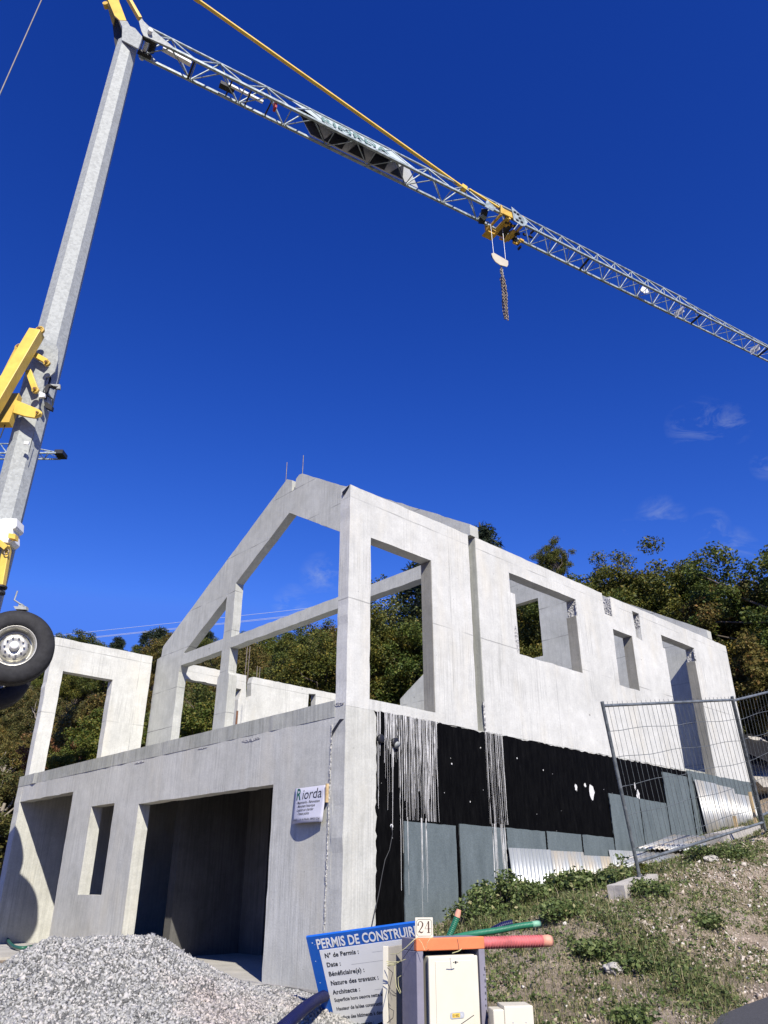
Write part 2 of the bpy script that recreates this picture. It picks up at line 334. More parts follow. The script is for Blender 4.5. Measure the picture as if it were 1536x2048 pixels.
# ------------------------------------------------------------------ object helpers
def tag(o, label=None, cat=None, group=None, kind=None):
    if label: o['label'] = label
    if cat: o['category'] = cat
    if group: o['group'] = group
    if kind: o['kind'] = kind
    return o
def empty(name, loc, label, cat, group=None, rz=0.0):
    o = bpy.data.objects.new(name, None); COL.objects.link(o); o.location = loc; o.rotation_euler = (0, 0, rz)
    o.empty_display_size = .2
    return tag(o, label, cat, group)
def ortho(d):
    d = Vector(d).normalized(); a = Vector((0, 0, 1)) if abs(d.z) < .9 else Vector((1, 0, 0))
    u = d.cross(a).normalized(); return u, d.cross(u).normalized()
class MB:
    def __init__(s): s.v = []; s.f = []; s.smooth = []
    def add(s, vs, fs, smooth=False):
        b = len(s.v); s.v += [tuple(v) for v in vs]; s.f += [tuple(i+b for i in f) for f in fs]; s.smooth += [smooth]*len(fs); return s
    def frame(s, c, ux, uy, uz, hx, hy, hz):
        c = Vector(c); ux, uy, uz = Vector(ux)*hx, Vector(uy)*hy, Vector(uz)*hz
        vs = [c+ux*a+uy*b+uz*d for a in (-1, 1) for b in (-1, 1) for d in (-1, 1)]
        return s.add(vs, [(0,1,3,2),(4,6,7,5),(0,4,5,1),(2,3,7,6),(0,2,6,4),(1,5,7,3)])
    def box(s, lo, hi):
        c = [(a+b)/2 for a, b in zip(lo, hi)]; h = [(b-a)/2 for a, b in zip(lo, hi)]
        return s.frame(c, (1,0,0), (0,1,0), (0,0,1), *h)
    def bar(s, a, b, w, h=None, up=None):
        a, b = Vector(a), Vector(b); d = (b-a); L = d.length; d = d/L
        if up is None: u, v = ortho(d)
        else:
            v = Vector(up); v = (v-d*v.dot(d)).normalized(); u = v.cross(d)
        return s.frame((a+b)/2, d, u, v, L/2, w/2, (h or w)/2)
    def tube(s, pts, r, seg=8, caps=True, smooth=True):
        pts = [Vector(p) for p in pts]; n = len(pts); rs = r if isinstance(r, (list, tuple)) else [r]*n
        vs = []; fs = []; u = None
        for i, p in enumerate(pts):
            d = (pts[min(i+1, n-1)]-pts[max(i-1, 0)]).normalized()
            if u is None: u, v = ortho(d)
            else:
                u = (u-d*u.dot(d)).normalized(); v = d.cross(u)
            for k in range(seg):
                a = 2*math.pi*k/seg; vs.append(p+(u*math.cos(a)+v*math.sin(a))*rs[i])
        for i in range(n-1):
            for k in range(seg):
                fs.append((i*seg+k, i*seg+(k+1) % seg, (i+1)*seg+(k+1) % seg, (i+1)*seg+k))
        s.add(vs, fs, smooth)
        if caps: s.add(vs[:seg], [tuple(range(seg))[::-1]]); s.add(vs[-seg:], [tuple(range(seg))])
        return s
    def cyl(s, a, b, r, seg=16): return s.tube([a, b], r, seg)
    def lathe(s, c, axis, prof, seg=40, smooth=True):
        # prof: list of (radius, offset along axis)
        c = Vector(c); axis = Vector(axis).normalized(); u, v = ortho(axis); vs = []; n = len(prof)
        for r, h in prof:
            for k in range(seg):
                a = 2*math.pi*k/seg; vs.append(c+axis*h+(u*math.cos(a)+v*math.sin(a))*r)
        fs = [(i*seg+k, i*seg+(k+1) % seg, (i+1)*seg+(k+1) % seg, (i+1)*seg+k) for i in range(n-1) for k in range(seg)]
        return s.add(vs, fs, smooth)
    def poly(s, pts3, thick):
        """extruded flat polygon given in 3D; thick = Vector"""
        n = len(pts3); t = Vector(thick); vs = [Vector(p) for p in pts3]+[Vector(p)+t for p in pts3]
        tr = tessellate_polygon([[Vector(p) for p in pts3]])
        fs = [tuple(x) for x in tr]+[tuple(i+n for i in reversed(x)) for x in tr]+[(i, (i+1) % n, (i+1) % n+n, i+n) for i in range(n)]
        return s.add(vs, fs)
    def prism(s, outer, holes, fn, t0, t1, jit=0.0, step=.16, seed=1):
        """2D outline with holes -> slab; fn(a, b, t) -> 3D"""
        rng = random.Random(seed); loops = []
        for lp in [outer]+list(holes):
            out = []
            for i in range(len(lp)):
                a = lp[i]; b = lp[(i+1) % len(lp)]; out.append(a)
                L = math.hypot(b[0]-a[0], b[1]-a[1])
                if jit and L > step*2:
                    k = int(L/step); nx, ny = -(b[1]-a[1])/L, (b[0]-a[0])/L
                    for j in range(1, k):
                        t = (j+rng.uniform(-.3, .3))/k; e = rng.gauss(0, jit)
                        if rng.random() < .05: e *= 2.5
                        out.append((a[0]+(b[0]-a[0])*t+nx*e, a[1]+(b[1]-a[1])*t+ny*e))
            loops.append(out)
        tr = tessellate_polygon([[Vector((p[0], p[1], 0)) for p in l] for l in loops])
        flat = [p for l in loops for p in l]; n = len(flat)
        vs = [fn(a, b, t0) for a, b in flat]+[fn(a, b, t1) for a, b in flat]
        fs = [tuple(x) for x in tr]+[tuple(i+n for i in reversed(x)) for x in tr]
        o = 0
        for l in loops:
            k = len(l)
            fs += [(o+i, o+(i+1) % k, o+(i+1) % k+n, o+i+n) for i in range(k)]; o += k
        return s.add(vs, fs)
    def build(s, name, mat, parent=None, base=None, recalc=True, bevel=0.0):
        base = Vector(base) if base is not None else (parent.get_world() if False else Vector((0, 0, 0)))
        me = bpy.data.meshes.new(name)
        me.from_pydata([tuple(Vector(v)-base) for v in s.v], [], s.f)
        me.polygons.foreach_set('use_smooth', s.smooth)
        if recalc:
            bm = bmesh.new(); bm.from_mesh(me); bmesh.ops.recalc_face_normals(bm, faces=bm.faces); bm.to_mesh(me); bm.free()
        me.materials.append(M[mat] if isinstance(mat, str) else mat)
        o = bpy.data.objects.new(name, me); COL.objects.link(o)
        if parent is not None: o.parent = parent
        if bevel:
            md = o.modifiers.new('bevel', 'BEVEL'); md.width = bevel; md.segments = 2; md.limit_method = 'ANGLE'; md.angle_limit = .7
        return o
def np_mesh(name, V, Fq, mat, parent=None, n=4, smooth=False):
    me = bpy.data.meshes.new(name); V = np.asarray(V, np.float32); Fq = np.asarray(Fq, np.int32)
    me.vertices.add(len(V)); me.vertices.foreach_set('co', V.ravel())
    me.loops.add(Fq.size); me.loops.foreach_set('vertex_index', Fq.ravel())
    me.polygons.add(len(Fq)); me.polygons.foreach_set('loop_start', np.arange(0, Fq.size, Fq.shape[1], dtype=np.int32))
    if smooth: me.polygons.foreach_set('use_smooth', np.ones(len(Fq), bool))
    me.update(calc_edges=True); me.materials.append(M[mat])
    o = bpy.data.objects.new(name, me); COL.objects.link(o)
    if parent is not None: o.parent = parent
    return o
def copy_tree(o, parent=None):
    c = o.copy(); COL.objects.link(c)
    if parent is not None: c.parent = parent
    for ch in list(o.children): copy_tree(ch, c)
    return c
def text_obj(s, size, mat, mtx, parent, name='lettering', sx=1.0, bold=0.0, extrude=.0012, base=(0,0,0), align='LEFT', spacing=1.0):
    cu = bpy.data.curves.new(name, 'FONT'); cu.body = s; cu.size = size; cu.offset = bold; cu.extrude = extrude
    cu.align_x = align; cu.space_character = spacing; cu.resolution_u = 3
    t = bpy.data.objects.new(name, cu); COL.objects.link(t); bpy.context.view_layer.update()
    me = bpy.data.meshes.new_from_object(t.evaluated_get(bpy.context.evaluated_depsgraph_get()))
    bpy.data.objects.remove(t); bpy.data.curves.remove(cu)
    me.transform(Matrix.Diagonal((sx, 1, 1, 1))); me.transform(mtx); me.transform(Matrix.Translation(-Vector(base)))
    me.materials.clear(); me.materials.append(M[mat])
    o = bpy.data.objects.new(name, me); COL.objects.link(o); o.parent = parent
    return o
# ------------------------------------------------------------------ terrain
GX0, GX1, GY0, GY1 = .1, 11.3, .1, 10.2
def terr(x, y):
    x = np.asarray(x, float); y = np.asarray(y, float)
    xs = np.clip(x, -40, 60)
    S = .13+.1*xs
    xr = np.clip(x, 0, 14)
    K = -.05+(.58+.175*xr)*sm(-1.3, 1.5, x); Fz = -.06+(.41+.17*xr)*sm(-.02, .9, x)
    a = sm(-3.98, -2.1, y); b = sm(-2.0, -.4, y)
    T = S-.03 + (K-(S-.03))*a; T = T+(Fz-T)*b*(y > -2.0)
    T = T+1.5*sm(12.0, 14.2, x)*sm(-3.5, -.5, y)
    s = (x-CAM.x)*FW.x+(y-CAM.y)*FW.y
    h = np.maximum(0, s-19.0); hs_ = .268+.03*sm(.1,.45,((x-CAM.x)*RT.x+(y-CAM.y)*RT.y)/np.maximum(s,1)); hill = hs_*h*sm(0, 6, h); hill = np.where(s > 72, hs_*53+.08*(s-72), hill)
    hill = np.minimum(hill, 30)
    T = T+hill*sm(-7, 1, y)*sm(-60, -25, x)
    inside = (x > GX0) & (x < GX1) & (y > GY0) & (y < GY1)
    return np.where(inside, -.3, T)
def tz(x, y): 
    return float(terr(x, y))
def grid_axis(lo, hi, step, far, grow=1.22):
    mid = list(np.arange(lo, hi, step)); r = []; d = step; x = hi
    while x < far: r.append(x); d *= grow; x += d
    l = []; d = step; x = lo
    while x > -far: d *= grow; x -= d; l.append(x)
    return np.array(l[::-1]+mid+r+[far])
gx = grid_axis(-9, 17, .13, 420); gy = grid_axis(-7.5, 13, .13, 420)
XX, YY = np.meshgrid(gx, gy); ZZ = terr(XX, YY)
rough = (YY > -4.1)
near = (XX > -9) & (XX < 17) & (YY > -4.05) & (YY < 13) & ~((XX > GX0) & (XX < GX1) & (YY > GY0) & (YY < GY1))
ii = np.argwhere(near)
for i, j in ii:
    p = Vector((XX[i, j], YY[i, j], 0))
    amp = .05 if YY[i, j] < 0 and XX[i, j] > -1 else .015
    amp *= min(1, (YY[i, j]+4.05)/.5)
    ZZ[i, j] += amp*(noise.noise(p*1.3)+.6*noise.noise(p*4.1)+.35*noise.noise(p*9))
far_ = np.argwhere(~near & (YY > 0))
for i, j in far_:
    s = (XX[i, j]-CAM.x)*FW.x+(YY[i, j]-CAM.y)*FW.y
    if 19 < s < 140:
        p = Vector((XX[i, j], YY[i, j], 0)); ZZ[i, j] += min(1, (s-19)/8)*(.5*noise.noise(p*.12)*3+.5*noise.noise(p*.4))
ny, nx = XX.shape
V = np.stack([XX.ravel(), YY.ravel(), ZZ.ravel()], 1)
idx = np.arange(nx*ny).reshape(ny, nx)
Fq = np.stack([idx[:-1, :-1].ravel(), idx[:-1, 1:].ravel(), idx[1:, 1:].ravel(), idx[1:, :-1].ravel()], 1)
ground = np_mesh('ground', V, Fq, 'dirt', smooth=True); tag(ground, kind='structure')
# road: sloping sheet, uneven edge
mb = MB(); rng = random.Random(3); xs = [-40+.35*i for i in range(int(100/.35))]
vs = []; fs = []
for i, x in enumerate(xs):
    e = -4.0+.10*noise.noise(Vector((x*1.7, 0, 3)))+.04*noise.noise(Vector((x*7, 1, 3)))
    for y in (-10.5, -7, -5, e): vs.append((x, y, .13+.1*x+(-.004 if False else .004)))
for i in range(len(xs)-1):
    for k in range(3): fs.append((i*4+k, (i+1)*4+k, (i+1)*4+k+1, i*4+k+1))
mb.add(vs, fs); road = mb.build('road', 'asphalt'); tag(road, kind='structure')

# ------------------------------------------------------------------ the unfinished house
H = empty('unfinished_house', (0, 0, 0), 'unfinished raw concrete house shell with an open gable frame and no roof', 'house')
def fx(x): return lambda a, b, t: Vector((x+t, a, b))        # outline in (y, z)
def fy(y): return lambda a, b, t: Vector((a, y+t, b))        # outline in (x, z)
def part(name, mat, mb, par=H): return mb.build(name, mat, par)
# ground floor, facade with the garage openings (x = 0)
out = [(.2,-.5),(1.38,-.5),(1.38,2.16),(4.96,2.16),(4.96,-.5),(7.545,-.5),(7.545,2.535),(10.10,2.535),(10.10,2.84),(.2,2.84)]
m = MB().prism(out, [[(5.81,.865),(6.68,.865),(6.68,2.23),(5.81,2.23)]], fx(0), 0, .2, .003, seed=2)
part('garage_wall', 'concrete_lower', m)
m = MB().prism([(0,-.5),(11.4,-.5),(11.4,2.84),(0,2.84)], [], fy(10.10), 0, .27, .003, seed=3); part('left_wall', 'concrete_lower', m)
m = MB().prism([(0,-.5),(11.4,-.5),(11.4,2.95),(0,2.95)], [], fy(0), 0, .2, .004, seed=4); part('side_wall', 'concrete_lower', m)
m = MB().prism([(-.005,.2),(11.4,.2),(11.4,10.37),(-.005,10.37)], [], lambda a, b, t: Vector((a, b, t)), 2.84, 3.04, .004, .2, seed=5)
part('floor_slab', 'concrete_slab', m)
part('garage_floor', 'concrete_floor', MB().box((-.004, .2, -.45), (11.2, 10.1, 0.0))); part('apron', 'concrete_floor', MB().box((-1.5, .9, -.45), (-.005, 5.6, -.015))); part('apron', 'concrete_floor', MB().box((-1.6, 7.3, -.45), (-.005, 10.6, -.02)))
# corner post joint, rough strip and pour joint
m = MB(); rng = random.Random(8)
z = -.2
while z < 2.72:
    h = rng.uniform(.02, .06); w = rng.uniform(.004, .012); y = .245+.05*(2.72-z)/2.9*.9
    m.frame((-.004, y+rng.uniform(-.006,.006), z+h/2), (1,0,0), (0,1,0), (0,0,1), .007, w, h/2); z += h
part('mortar_seam', 'concrete_rough', m)
m = MB().poly([(-.006,.02,2.79),(-.006,.10,2.80),(-.006,.24,2.68),(-.006,.25,2.60),(-.006,.20,2.66),(-.006,.10,2.745)], (.012,0,0)); part('chipped_joint', 'dark_steel', m)
# rough patches where the pour was repaired
rng = random.Random(17)
for y_, z_, w, h in ((1.95,2.78,.20,.018),(5.1,2.80,.16,.010),(3.2,2.81,.12,.008),(.12,2.98,.09,.02)):
    n = 18; pts = [(y_+w*math.cos(a)*rng.uniform(.7,1.2), z_+h*math.sin(a)*rng.uniform(.5,1.4)) for a in [k*2*math.pi/n for k in range(n)]]
    part('repair_patch', 'concrete_rough', MB().poly([(-.007, p[0], p[1]) for p in pts], (.01, 0, 0)))
# interior partitions of the garage
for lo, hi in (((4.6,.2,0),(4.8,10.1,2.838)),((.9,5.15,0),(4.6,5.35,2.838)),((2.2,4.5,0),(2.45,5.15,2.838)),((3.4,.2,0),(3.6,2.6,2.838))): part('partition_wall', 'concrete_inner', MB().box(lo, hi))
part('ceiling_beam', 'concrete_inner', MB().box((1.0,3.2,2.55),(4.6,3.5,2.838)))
# upper floor, wall of the loggia with the tall opening
m = MB().prism([(0,2.951),(2.44,2.951),(2.44,5.95),(0,5.95)], [[(.385,3.08),(1.58,3.08),(1.58,5.27),(.385,5.27)]], fy(0), 0, .2, .003, seed=6)
part('loggia_wall', 'concrete_upper', m)
o2 = [(2.62,2.951),(8.42,2.951),(8.42,5.29),(8.34,5.29),(8.34,5.56),(9.75,5.56),(9.75,5.27),(9.69,5.27),(9.69,2.951),(11.4,2.951),(11.4,5.93),(6.53,5.93),(6.53,5.53),(6.27,5.53),(6.25,5.93),(2.62,5.96)]
ho = [[(3.545,4.25),(5.29,4.25),(5.29,5.27),(5.33,5.27),(5.33,5.58),(3.43,5.58),(3.43,5.24),(3.545,5.24)],
      [(6.46,4.24),(7.16,4.24),(7.16,5.285),(6.48,5.285)], [(7.32,5.30),(7.54,5.27),(7.56,5.825),(7.30,5.825)]]
m = MB().prism(o2, ho, fy(0), 0, .2, .003, seed=7); part('window_wall', 'concrete_upper', m)
# broken patches beside the openings
m = MB(); rng = random.Random(4)
for cx_, cz, w, h in ((3.50,4.5,.05,.22),(9.72,5.42,.03,.14),(5.31,5.42,.02,.15),(2.60,3.2,.02,.28)):
    pts = [(cx_+w*math.cos(a)*rng.uniform(.6,1.2), cz+h*math.sin(a)*rng.uniform(.6,1.2)) for a in [i*.6283 for i in range(10)]]
    part('broken_patch', 'concrete_rough', MB().poly([(p[0], -.004, p[1]) for p in pts], (0, .008, 0)))
# wing wall of the loggia on the far side and the back wall beyond the gable
m = MB().prism([(0,3.041),(2.36,3.041),(2.36,5.95),(0,5.95)], [[(.30,3.09),(1.46,3.09),(1.46,5.24),(.30,5.24)]], fy(9.90), 0, .22, .003, seed=9)
part('wing_wall', 'concrete_upper', m)
o3 = [(2.72,5.57),(4.93,5.57),(4.86,5.30),(4.86,3.041),(11.4,3.041),(11.4,5.93),(5.26,5.95),(5.22,5.80),(5.24,5.45),(5.10,5.33),(5.07,5.60),(5.05,5.95),(2.72,5.95)]
m = MB().prism(o3, [[(7.12,4.7),(7.40,4.7),(7.38,5.82),(7.13,5.80)]], fy(9.90), 0, .2, .004, .12, seed=10); part('rear_wall', 'concrete_upper', m)
# gable frame (x = 2.5)
og = [(.2,3.041),(.2,5.965),(.0,5.965),(.0,6.15),(4.50,8.86),(4.60,8.87),(4.70,8.81),(4.715,8.58),(4.83,8.56),(4.84,8.83),(5.03,8.93),(9.70,6.19),(9.73,6.12),(9.74,5.94),(9.93,5.91),(9.95,3.041),
      (8.82,3.041),(8.80,5.40),(8.74,5.54),(7.03,5.54),(7.03,5.02),(7.10,4.96),(7.12,3.041),(6.68,3.041),(6.66,4.96),(6.71,5.02),(6.71,5.54),(.6,5.54),(.6,3.041)]
hg = [[(.98,5.765),(6.71,5.765),(6.71,6.99),(4.87,8.065)], [(7.03,5.80),(8.66,5.80),(8.66,5.83),(7.03,6.76)]]
m = MB().prism(og, hg, fx(2.5), 0, .2, .004, seed=11); part('gable_frame', 'concrete_gable', m)
AW = (4.40, 5.35, 6.42, 8.02)
# end gable and inner cross walls
m = MB().prism([(.2,3.041),(.2,5.94),(.004,5.94),(.004,6.13),(4.87,9.02),(9.75,6.13),(9.75,3.041)], [[(AW[0],AW[2]),(AW[1],AW[2]),(AW[1],AW[3]),(AW[0],AW[3])]], fx(10.55), 0, .2, .003, seed=12); part('end_gable', 'concrete_gable', m)
# reveals browner than the walls, also darkened in colour for their shade
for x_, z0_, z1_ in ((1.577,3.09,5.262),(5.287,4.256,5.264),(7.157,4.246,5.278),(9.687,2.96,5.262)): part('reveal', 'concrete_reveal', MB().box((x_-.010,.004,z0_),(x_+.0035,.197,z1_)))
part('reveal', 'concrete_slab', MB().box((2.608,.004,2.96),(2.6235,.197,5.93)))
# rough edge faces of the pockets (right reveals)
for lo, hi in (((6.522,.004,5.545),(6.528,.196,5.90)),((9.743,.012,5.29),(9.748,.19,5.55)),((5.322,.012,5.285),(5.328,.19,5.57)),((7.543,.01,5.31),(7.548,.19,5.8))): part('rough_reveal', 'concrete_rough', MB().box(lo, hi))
# reinforcement bars sticking out
m = MB()
for px, y0, y1 in ((572,926,958),(605,912,947)):
    p = rX(px, y1, 2.6); part('rebar', 'chain_steel', MB().tube([p-Vector((0,0,.1)), (p.x, p.y, rX(px, y0, 2.6).z)], .008, 6))
for px, y0, y1 in ((490,1292,1352),(495.5,1292,1352),(513,1332,1358),(518.5,1334,1358)):
    p = rY(px, y1, 10.0); part('rebar', 'chain_steel', MB().tube([p-Vector((0,0,.15)), (p.x, p.y, rY(px, y0, 10.0).z)], .011, 6))
m = MB(); p = [(0.0,.01,5.925),(0.0,.06,5.91),(-.01,.15,5.86),(-.01,.14,5.80),(-.005,.07,5.85),(0,.02,5.90)]
m.poly([Vector(q)+Vector((-.012,0,.02)) for q in p], (.004,0,0)); part('plastic_scrap', 'black_plastic', m)
# black waterproof coating on the side wall, with an uneven border
rng = random.Random(5)
def wig(a, b, n, amp, ax):
    o = []
    for i in range(n):
        t = i/n; x = a[0]+(b[0]-a[0])*t; z = a[1]+(b[1]-a[1])*t; e = rng.gauss(0, amp)
        o.append((x+(e if ax else 0), z+(0 if ax else e)))
    return o
bo = wig((.50,-.2),(.50,2.93),60,.007,1)+wig((.46,2.95),(8.62,2.93),150,.006,0)+wig((8.64,2.9),(8.6,1.2),6,.004,1)+[(8.6,.9),(4.5,.5)]
m = MB().prism(bo, [], fy(0), -.003, .004); part('bitumen_coating', 'bitumen', m)
# splashes and runs of white laitance over the coating
m = MB(); rng = random.Random(6)
def drip(x, z0, z1, w, y=-.0042):
    n = max(3, int((z0-z1)/.18)); L = []; Rr = []; xx = x
    for i in range(n+1):
        t = i/n; z = z0+(z1-z0)*t; xx += rng.gauss(0, .0038); ww = w*(1-.45*t)*rng.uniform(.55, 1.25)
        L.append((xx-ww/2, y, z)); Rr.append((xx+ww/2, y, z))
    k = len(L); m.add(L+Rr, [(i, i+1, k+i+1, k+i) for i in range(k-1)])
for i in range(150):
    x = .50+1.10*rng.random()**.85; dens = (x-.5)/1.1
    z1 = rng.choice([rng.uniform(2.3,2.75), rng.uniform(1.75,2.3), 1.72, 1.72]) if dens > .35 else rng.choice([rng.uniform(2.4,2.75), rng.uniform(2.1,2.5), rng.uniform(2.4,2.7)])
    drip(x, 2.97-rng.random()*.02, z1 if rng.random() < .6 else rng.uniform(1.8,2.8), rng.choice([.003,.004,.005,.007,.010]))
for x, z1 in ((.78,1.5),(.90,.95),(.93,1.35)): drip(x, 2.9, z1, .008)
for i in range(30):
    x = 2.58+.40*rng.random(); drip(x, 2.97, rng.choice([1.75,1.75,rng.uniform(1.9,2.5)]), rng.choice([.003,.004,.006,.009]))
for i in range(9): drip(rng.choice([1.0,1.25,1.32,1.4,1.46,1.52])+rng.uniform(-.01,.01), 1.75, rng.uniform(.5,1.2), .005, -.0225)
for i in range(16): drip(2.60+.28*rng.random(), 1.75, rng.uniform(.6,1.3), rng.uniform(.005,.011), -.0225)
tag(part('cement_drips', 'white_drip', m), kind='stuff')
for cx_, cz, w, h in ((4.72,2.37,.035,.055),(4.98,2.42,.03,.035),(5.14,2.33,.085,.11),(6.57,2.37,.055,.10),(6.50,2.52,.02,.06),(3.28,2.66,.012,.012),(3.9,2.55,.008,.012),(1.86,2.45,.012,.014),(2.2,2.0,.01,.01),(2.47,2.72,.01,.01)):
    pts = [(cx_+w*math.cos(a)*rng.uniform(.55,1.2), cz+h*math.sin(a)*rng.uniform(.55,1.2)) for a in [k*2*math.pi/16 for k in range(16)]]
    part('cement_splash', 'white_drip', MB().poly([(p[0], -.0055, p[1]) for p in pts], (0, .002, 0)))
# wall pipe ends
part('pipe_end', 'black_plastic', MB().lathe((.56,-.03,2.62), (0,-1,0), [(.0,-.03),(.05,-.03),(.055,.0),(.04,.01),(0,.01)], 20)); part('pipe_end', 'black_plastic', MB().lathe((.80,-.03,2.60),(0,-1,0),[(.0,-.03),(.055,-.03),(.06,.01),(.045,.015),(0,.015)],20))
m = MB().lathe((.805,-.05,2.57),(.1,-1,-.5),[(0,0),(.045,0),(.045,.012),(0,.012)],20); part('pipe_cap','galvanised',m)
# grey drainage panels, each one board
pan = [(.95,1.875,.2,1.69),(1.955,2.89,.3,1.705),(2.905,3.79,1.0,1.70),(3.83,4.70,1.1,1.695),(4.735,5.60,1.1,1.68),(5.62,6.545,1.2,2.335),(6.565,7.47,1.2,2.31),(7.49,8.42,1.3,2.83)]
for i, (x0, x1, z0, z1) in enumerate(pan):
    m = MB().prism([(x0,z0),(x1,z0),(x1,z1),(x0,z1+.012)], [], fy(0), -.020, -.0035, .003, .1, seed=20+i); part('drainage_panel', 'drainage_panel', m)
m = MB().prism([(8.45,1.4),(11.38,1.9),(11.38,2.95),(8.45,2.95)], [], fy(0), -.022, -.0035, .004, .15, seed=31); part('drainage_panel', 'drainage_panel', m)
rng = random.Random(9)
for x, z0, z1, w in ((1.915,.55,1.70,.022),(2.897,.8,1.70,.016),(3.81,1.3,1.70,.02),(4.715,1.3,1.70,.018),(5.61,1.4,2.3,.012),(6.555,1.4,2.3,.012),(7.48,1.4,2.8,.014),(8.435,1.5,2.9,.02),(8.62,1.9,2.9,.012)):
    n = 26; L = []; Rr = []
    for i in range(n+1):
        z = z1-(z1-z0)*i/n; k = w*rng.uniform(.3,1.5); L.append((x-k,-.0235,z)); Rr.append((x+k*rng.uniform(.5,1),-.0235,z))
    part('tar_seam', 'bitumen', MB().add(L+Rr, [(i,i+1,n+2+i,n+1+i) for i in range(n)]))
# ------------------------------------------------------------------ the crane over the house
JD = Vector((.9738, -.2275, 0)).normalized(); JN = Vector((-JD.y, JD.x, 0)); J0 = Vector((-1.92, 6.57, 20.4))
def jp(j, n, z): return Vector((J0.x, J0.y, z))+JD*j+JN*n
def rN(px, py, n=-.3):
    d = ray(px, py); return CAM+d*((J0-CAM).dot(JN)+n)/d.dot(JN)
KT = rS(255, 92, 12.5); KL = rS(22, 1000, 12.5); KB = KL+(KL-KT)*((tz(KL.x-.1, KL.y)+1.2-KL.z)/(KL.z-KT.z))
CR = empty('tower_crane', (KB.x, KB.y, tz(KB.x, KB.y)), 'big galvanised self-erecting crane with a yellow strutted mast beside the concrete house', 'crane')
CB = CR.location.copy()
def cpart(name, mat, mb, par=CR, bevel=0): return mb.build(name, mat, par, CB, bevel=bevel)
# mast: eight-sided tapering column in two sections
view = (-FW*math.cos(.36)+RT*math.sin(.36)).normalized(); side = Vector((-view.y, view.x, 0))
def mast(pts):
    mb = MB(); vs = []
    for p, w in pts:
        h = w/2; c = h*.46
        for a, b in ((-c,h),(c,h),(h,c),(h,-c),(c,-h),(-c,-h),(-h,-c),(-h,c)): vs.append(Vector(p)+side*a+view*b)
    n = len(pts)
    for i in range(n-1):
        for k in range(8): mb.f.append((i*8+k, i*8+(k+1)%8, (i+1)*8+(k+1)%8, (i+1)*8+k))
    mb.v = vs; mb.f.append(tuple(range(8))); mb.f.append(tuple(range((n-1)*8, n*8))); mb.smooth = [False]*len(mb.f)
    return mb
def mp_(z): t = (z-KB.z)/(KT.z-KB.z); return KB+(KT-KB)*t
zj = rS(75, 800, 12.5).z; zj2 = rS(100, 705, 12.5).z
cpart('mast', 'galvanised', mast([(mp_(KB.z), .50), (mp_(zj-.15), .53), (mp_(zj), .56)]))
cpart('mast', 'galvanised', mast([(mp_(zj+.02), .60), (mp_(zj2), .60), (mp_(zj2+.6), .58), (mp_(KT.z-.4), .485), (mp_(KT.z), .46)]))
def plate(pts, s, th=.03):     # flat plate standing across the view of the mast, th thick
    return MB().poly([rS(a, b, s) for a, b in pts], FW*th)
def disc(px, py, s, r, th=.05, seg=24):
    p = rS(px, py, s); return MB().lathe(p, -FW, [(0,-th),(r,-th),(r,0),(r*.72,.004),(r*.70,-.008),(r*.42,-.008),(r*.40,.03),(0,.03)], seg, False)
# folding joint of the mast
cpart('joint_plate', 'galvanised', plate([(84,671),(96,682),(110,686),(117,700),(116,720),(109,744),(100,752),(91,754),(88,764),(87,776),(80,800),(76,822),(32,815),(33,800),(50,760),(70,710)], 12.17))
cpart('joint_plate', 'black_plastic', plate([(88,760),(92,753),(101,752),(102,758),(97,770),(92,775),(94,790),(92,800),(87,795),(84,780)], 12.30))
m = plate([(88,778),(92,769),(100,768),(108,769),(120,769),(119,777),(106,775),(98,772),(95,782),(91,787)], 12.2, .06); cpart('bracket', 'dark_steel', m)
cpart('bracket', 'galvanised', plate([(100,768),(120,768.5),(119.5,777),(112,776.5),(117,773),(106,771)], 12.15, .04))
cpart('bracket', 'dark_steel', plate([(88,803),(95,805),(105,812),(103,820),(90,814)], 12.3, .08))
cpart('bracket', 'white_paint', plate([(78,782),(90,787),(89,793),(78,794)], 12.05, .05))
m = MB(); a0, a1 = rS(74, 665, 11.85), rS(-62, 896, 11.6); m.bar(a0, a1, .235, .22, up=FW); cpart('strut', 'yellow_paint', m, bevel=.01)
cpart('strut', 'yellow_paint', MB().bar(rS(66, 708, 12.05), rS(94, 724, 12.05), .10, .08, up=FW), bevel=.008)
cpart('strut', 'yellow_paint', MB().bar(rS(57, 742, 12.05), rS(71, 780, 12.05), .11, .08, up=FW), bevel=.008)
cpart('strut', 'yellow_dark', MB().bar(rS(40, 700, 12.2), rS(10, 760, 12.2), .14, .14, up=FW))
cpart('strut', 'yellow_dark', MB().bar(rS(28, 792, 12.1), rS(8, 850, 12.0), .25, .16, up=FW))
cpart('wedge_plate', 'yellow_paint', plate([(30,799),(20,823),(50,832),(68,835),(81,831),(84,824),(78,819),(62,812)], 11.98, .05), bevel=.004)
for px, py, r, s in ((79,659,.085,11.8),(38,694,.085,12.0),(93,725,.062,11.95),(70,779,.066,11.95),(75,826,.045,11.93)):
    a = cpart('pulley', 'yellow_dark', disc(px, py, s, r)); 
    b = MB().lathe(rS(px, py, s), -FW, [(0,.03),(r*.36,.03),(r*.36,.05),(0,.05)], 16, False).build('pin', 'rust', a, CB)
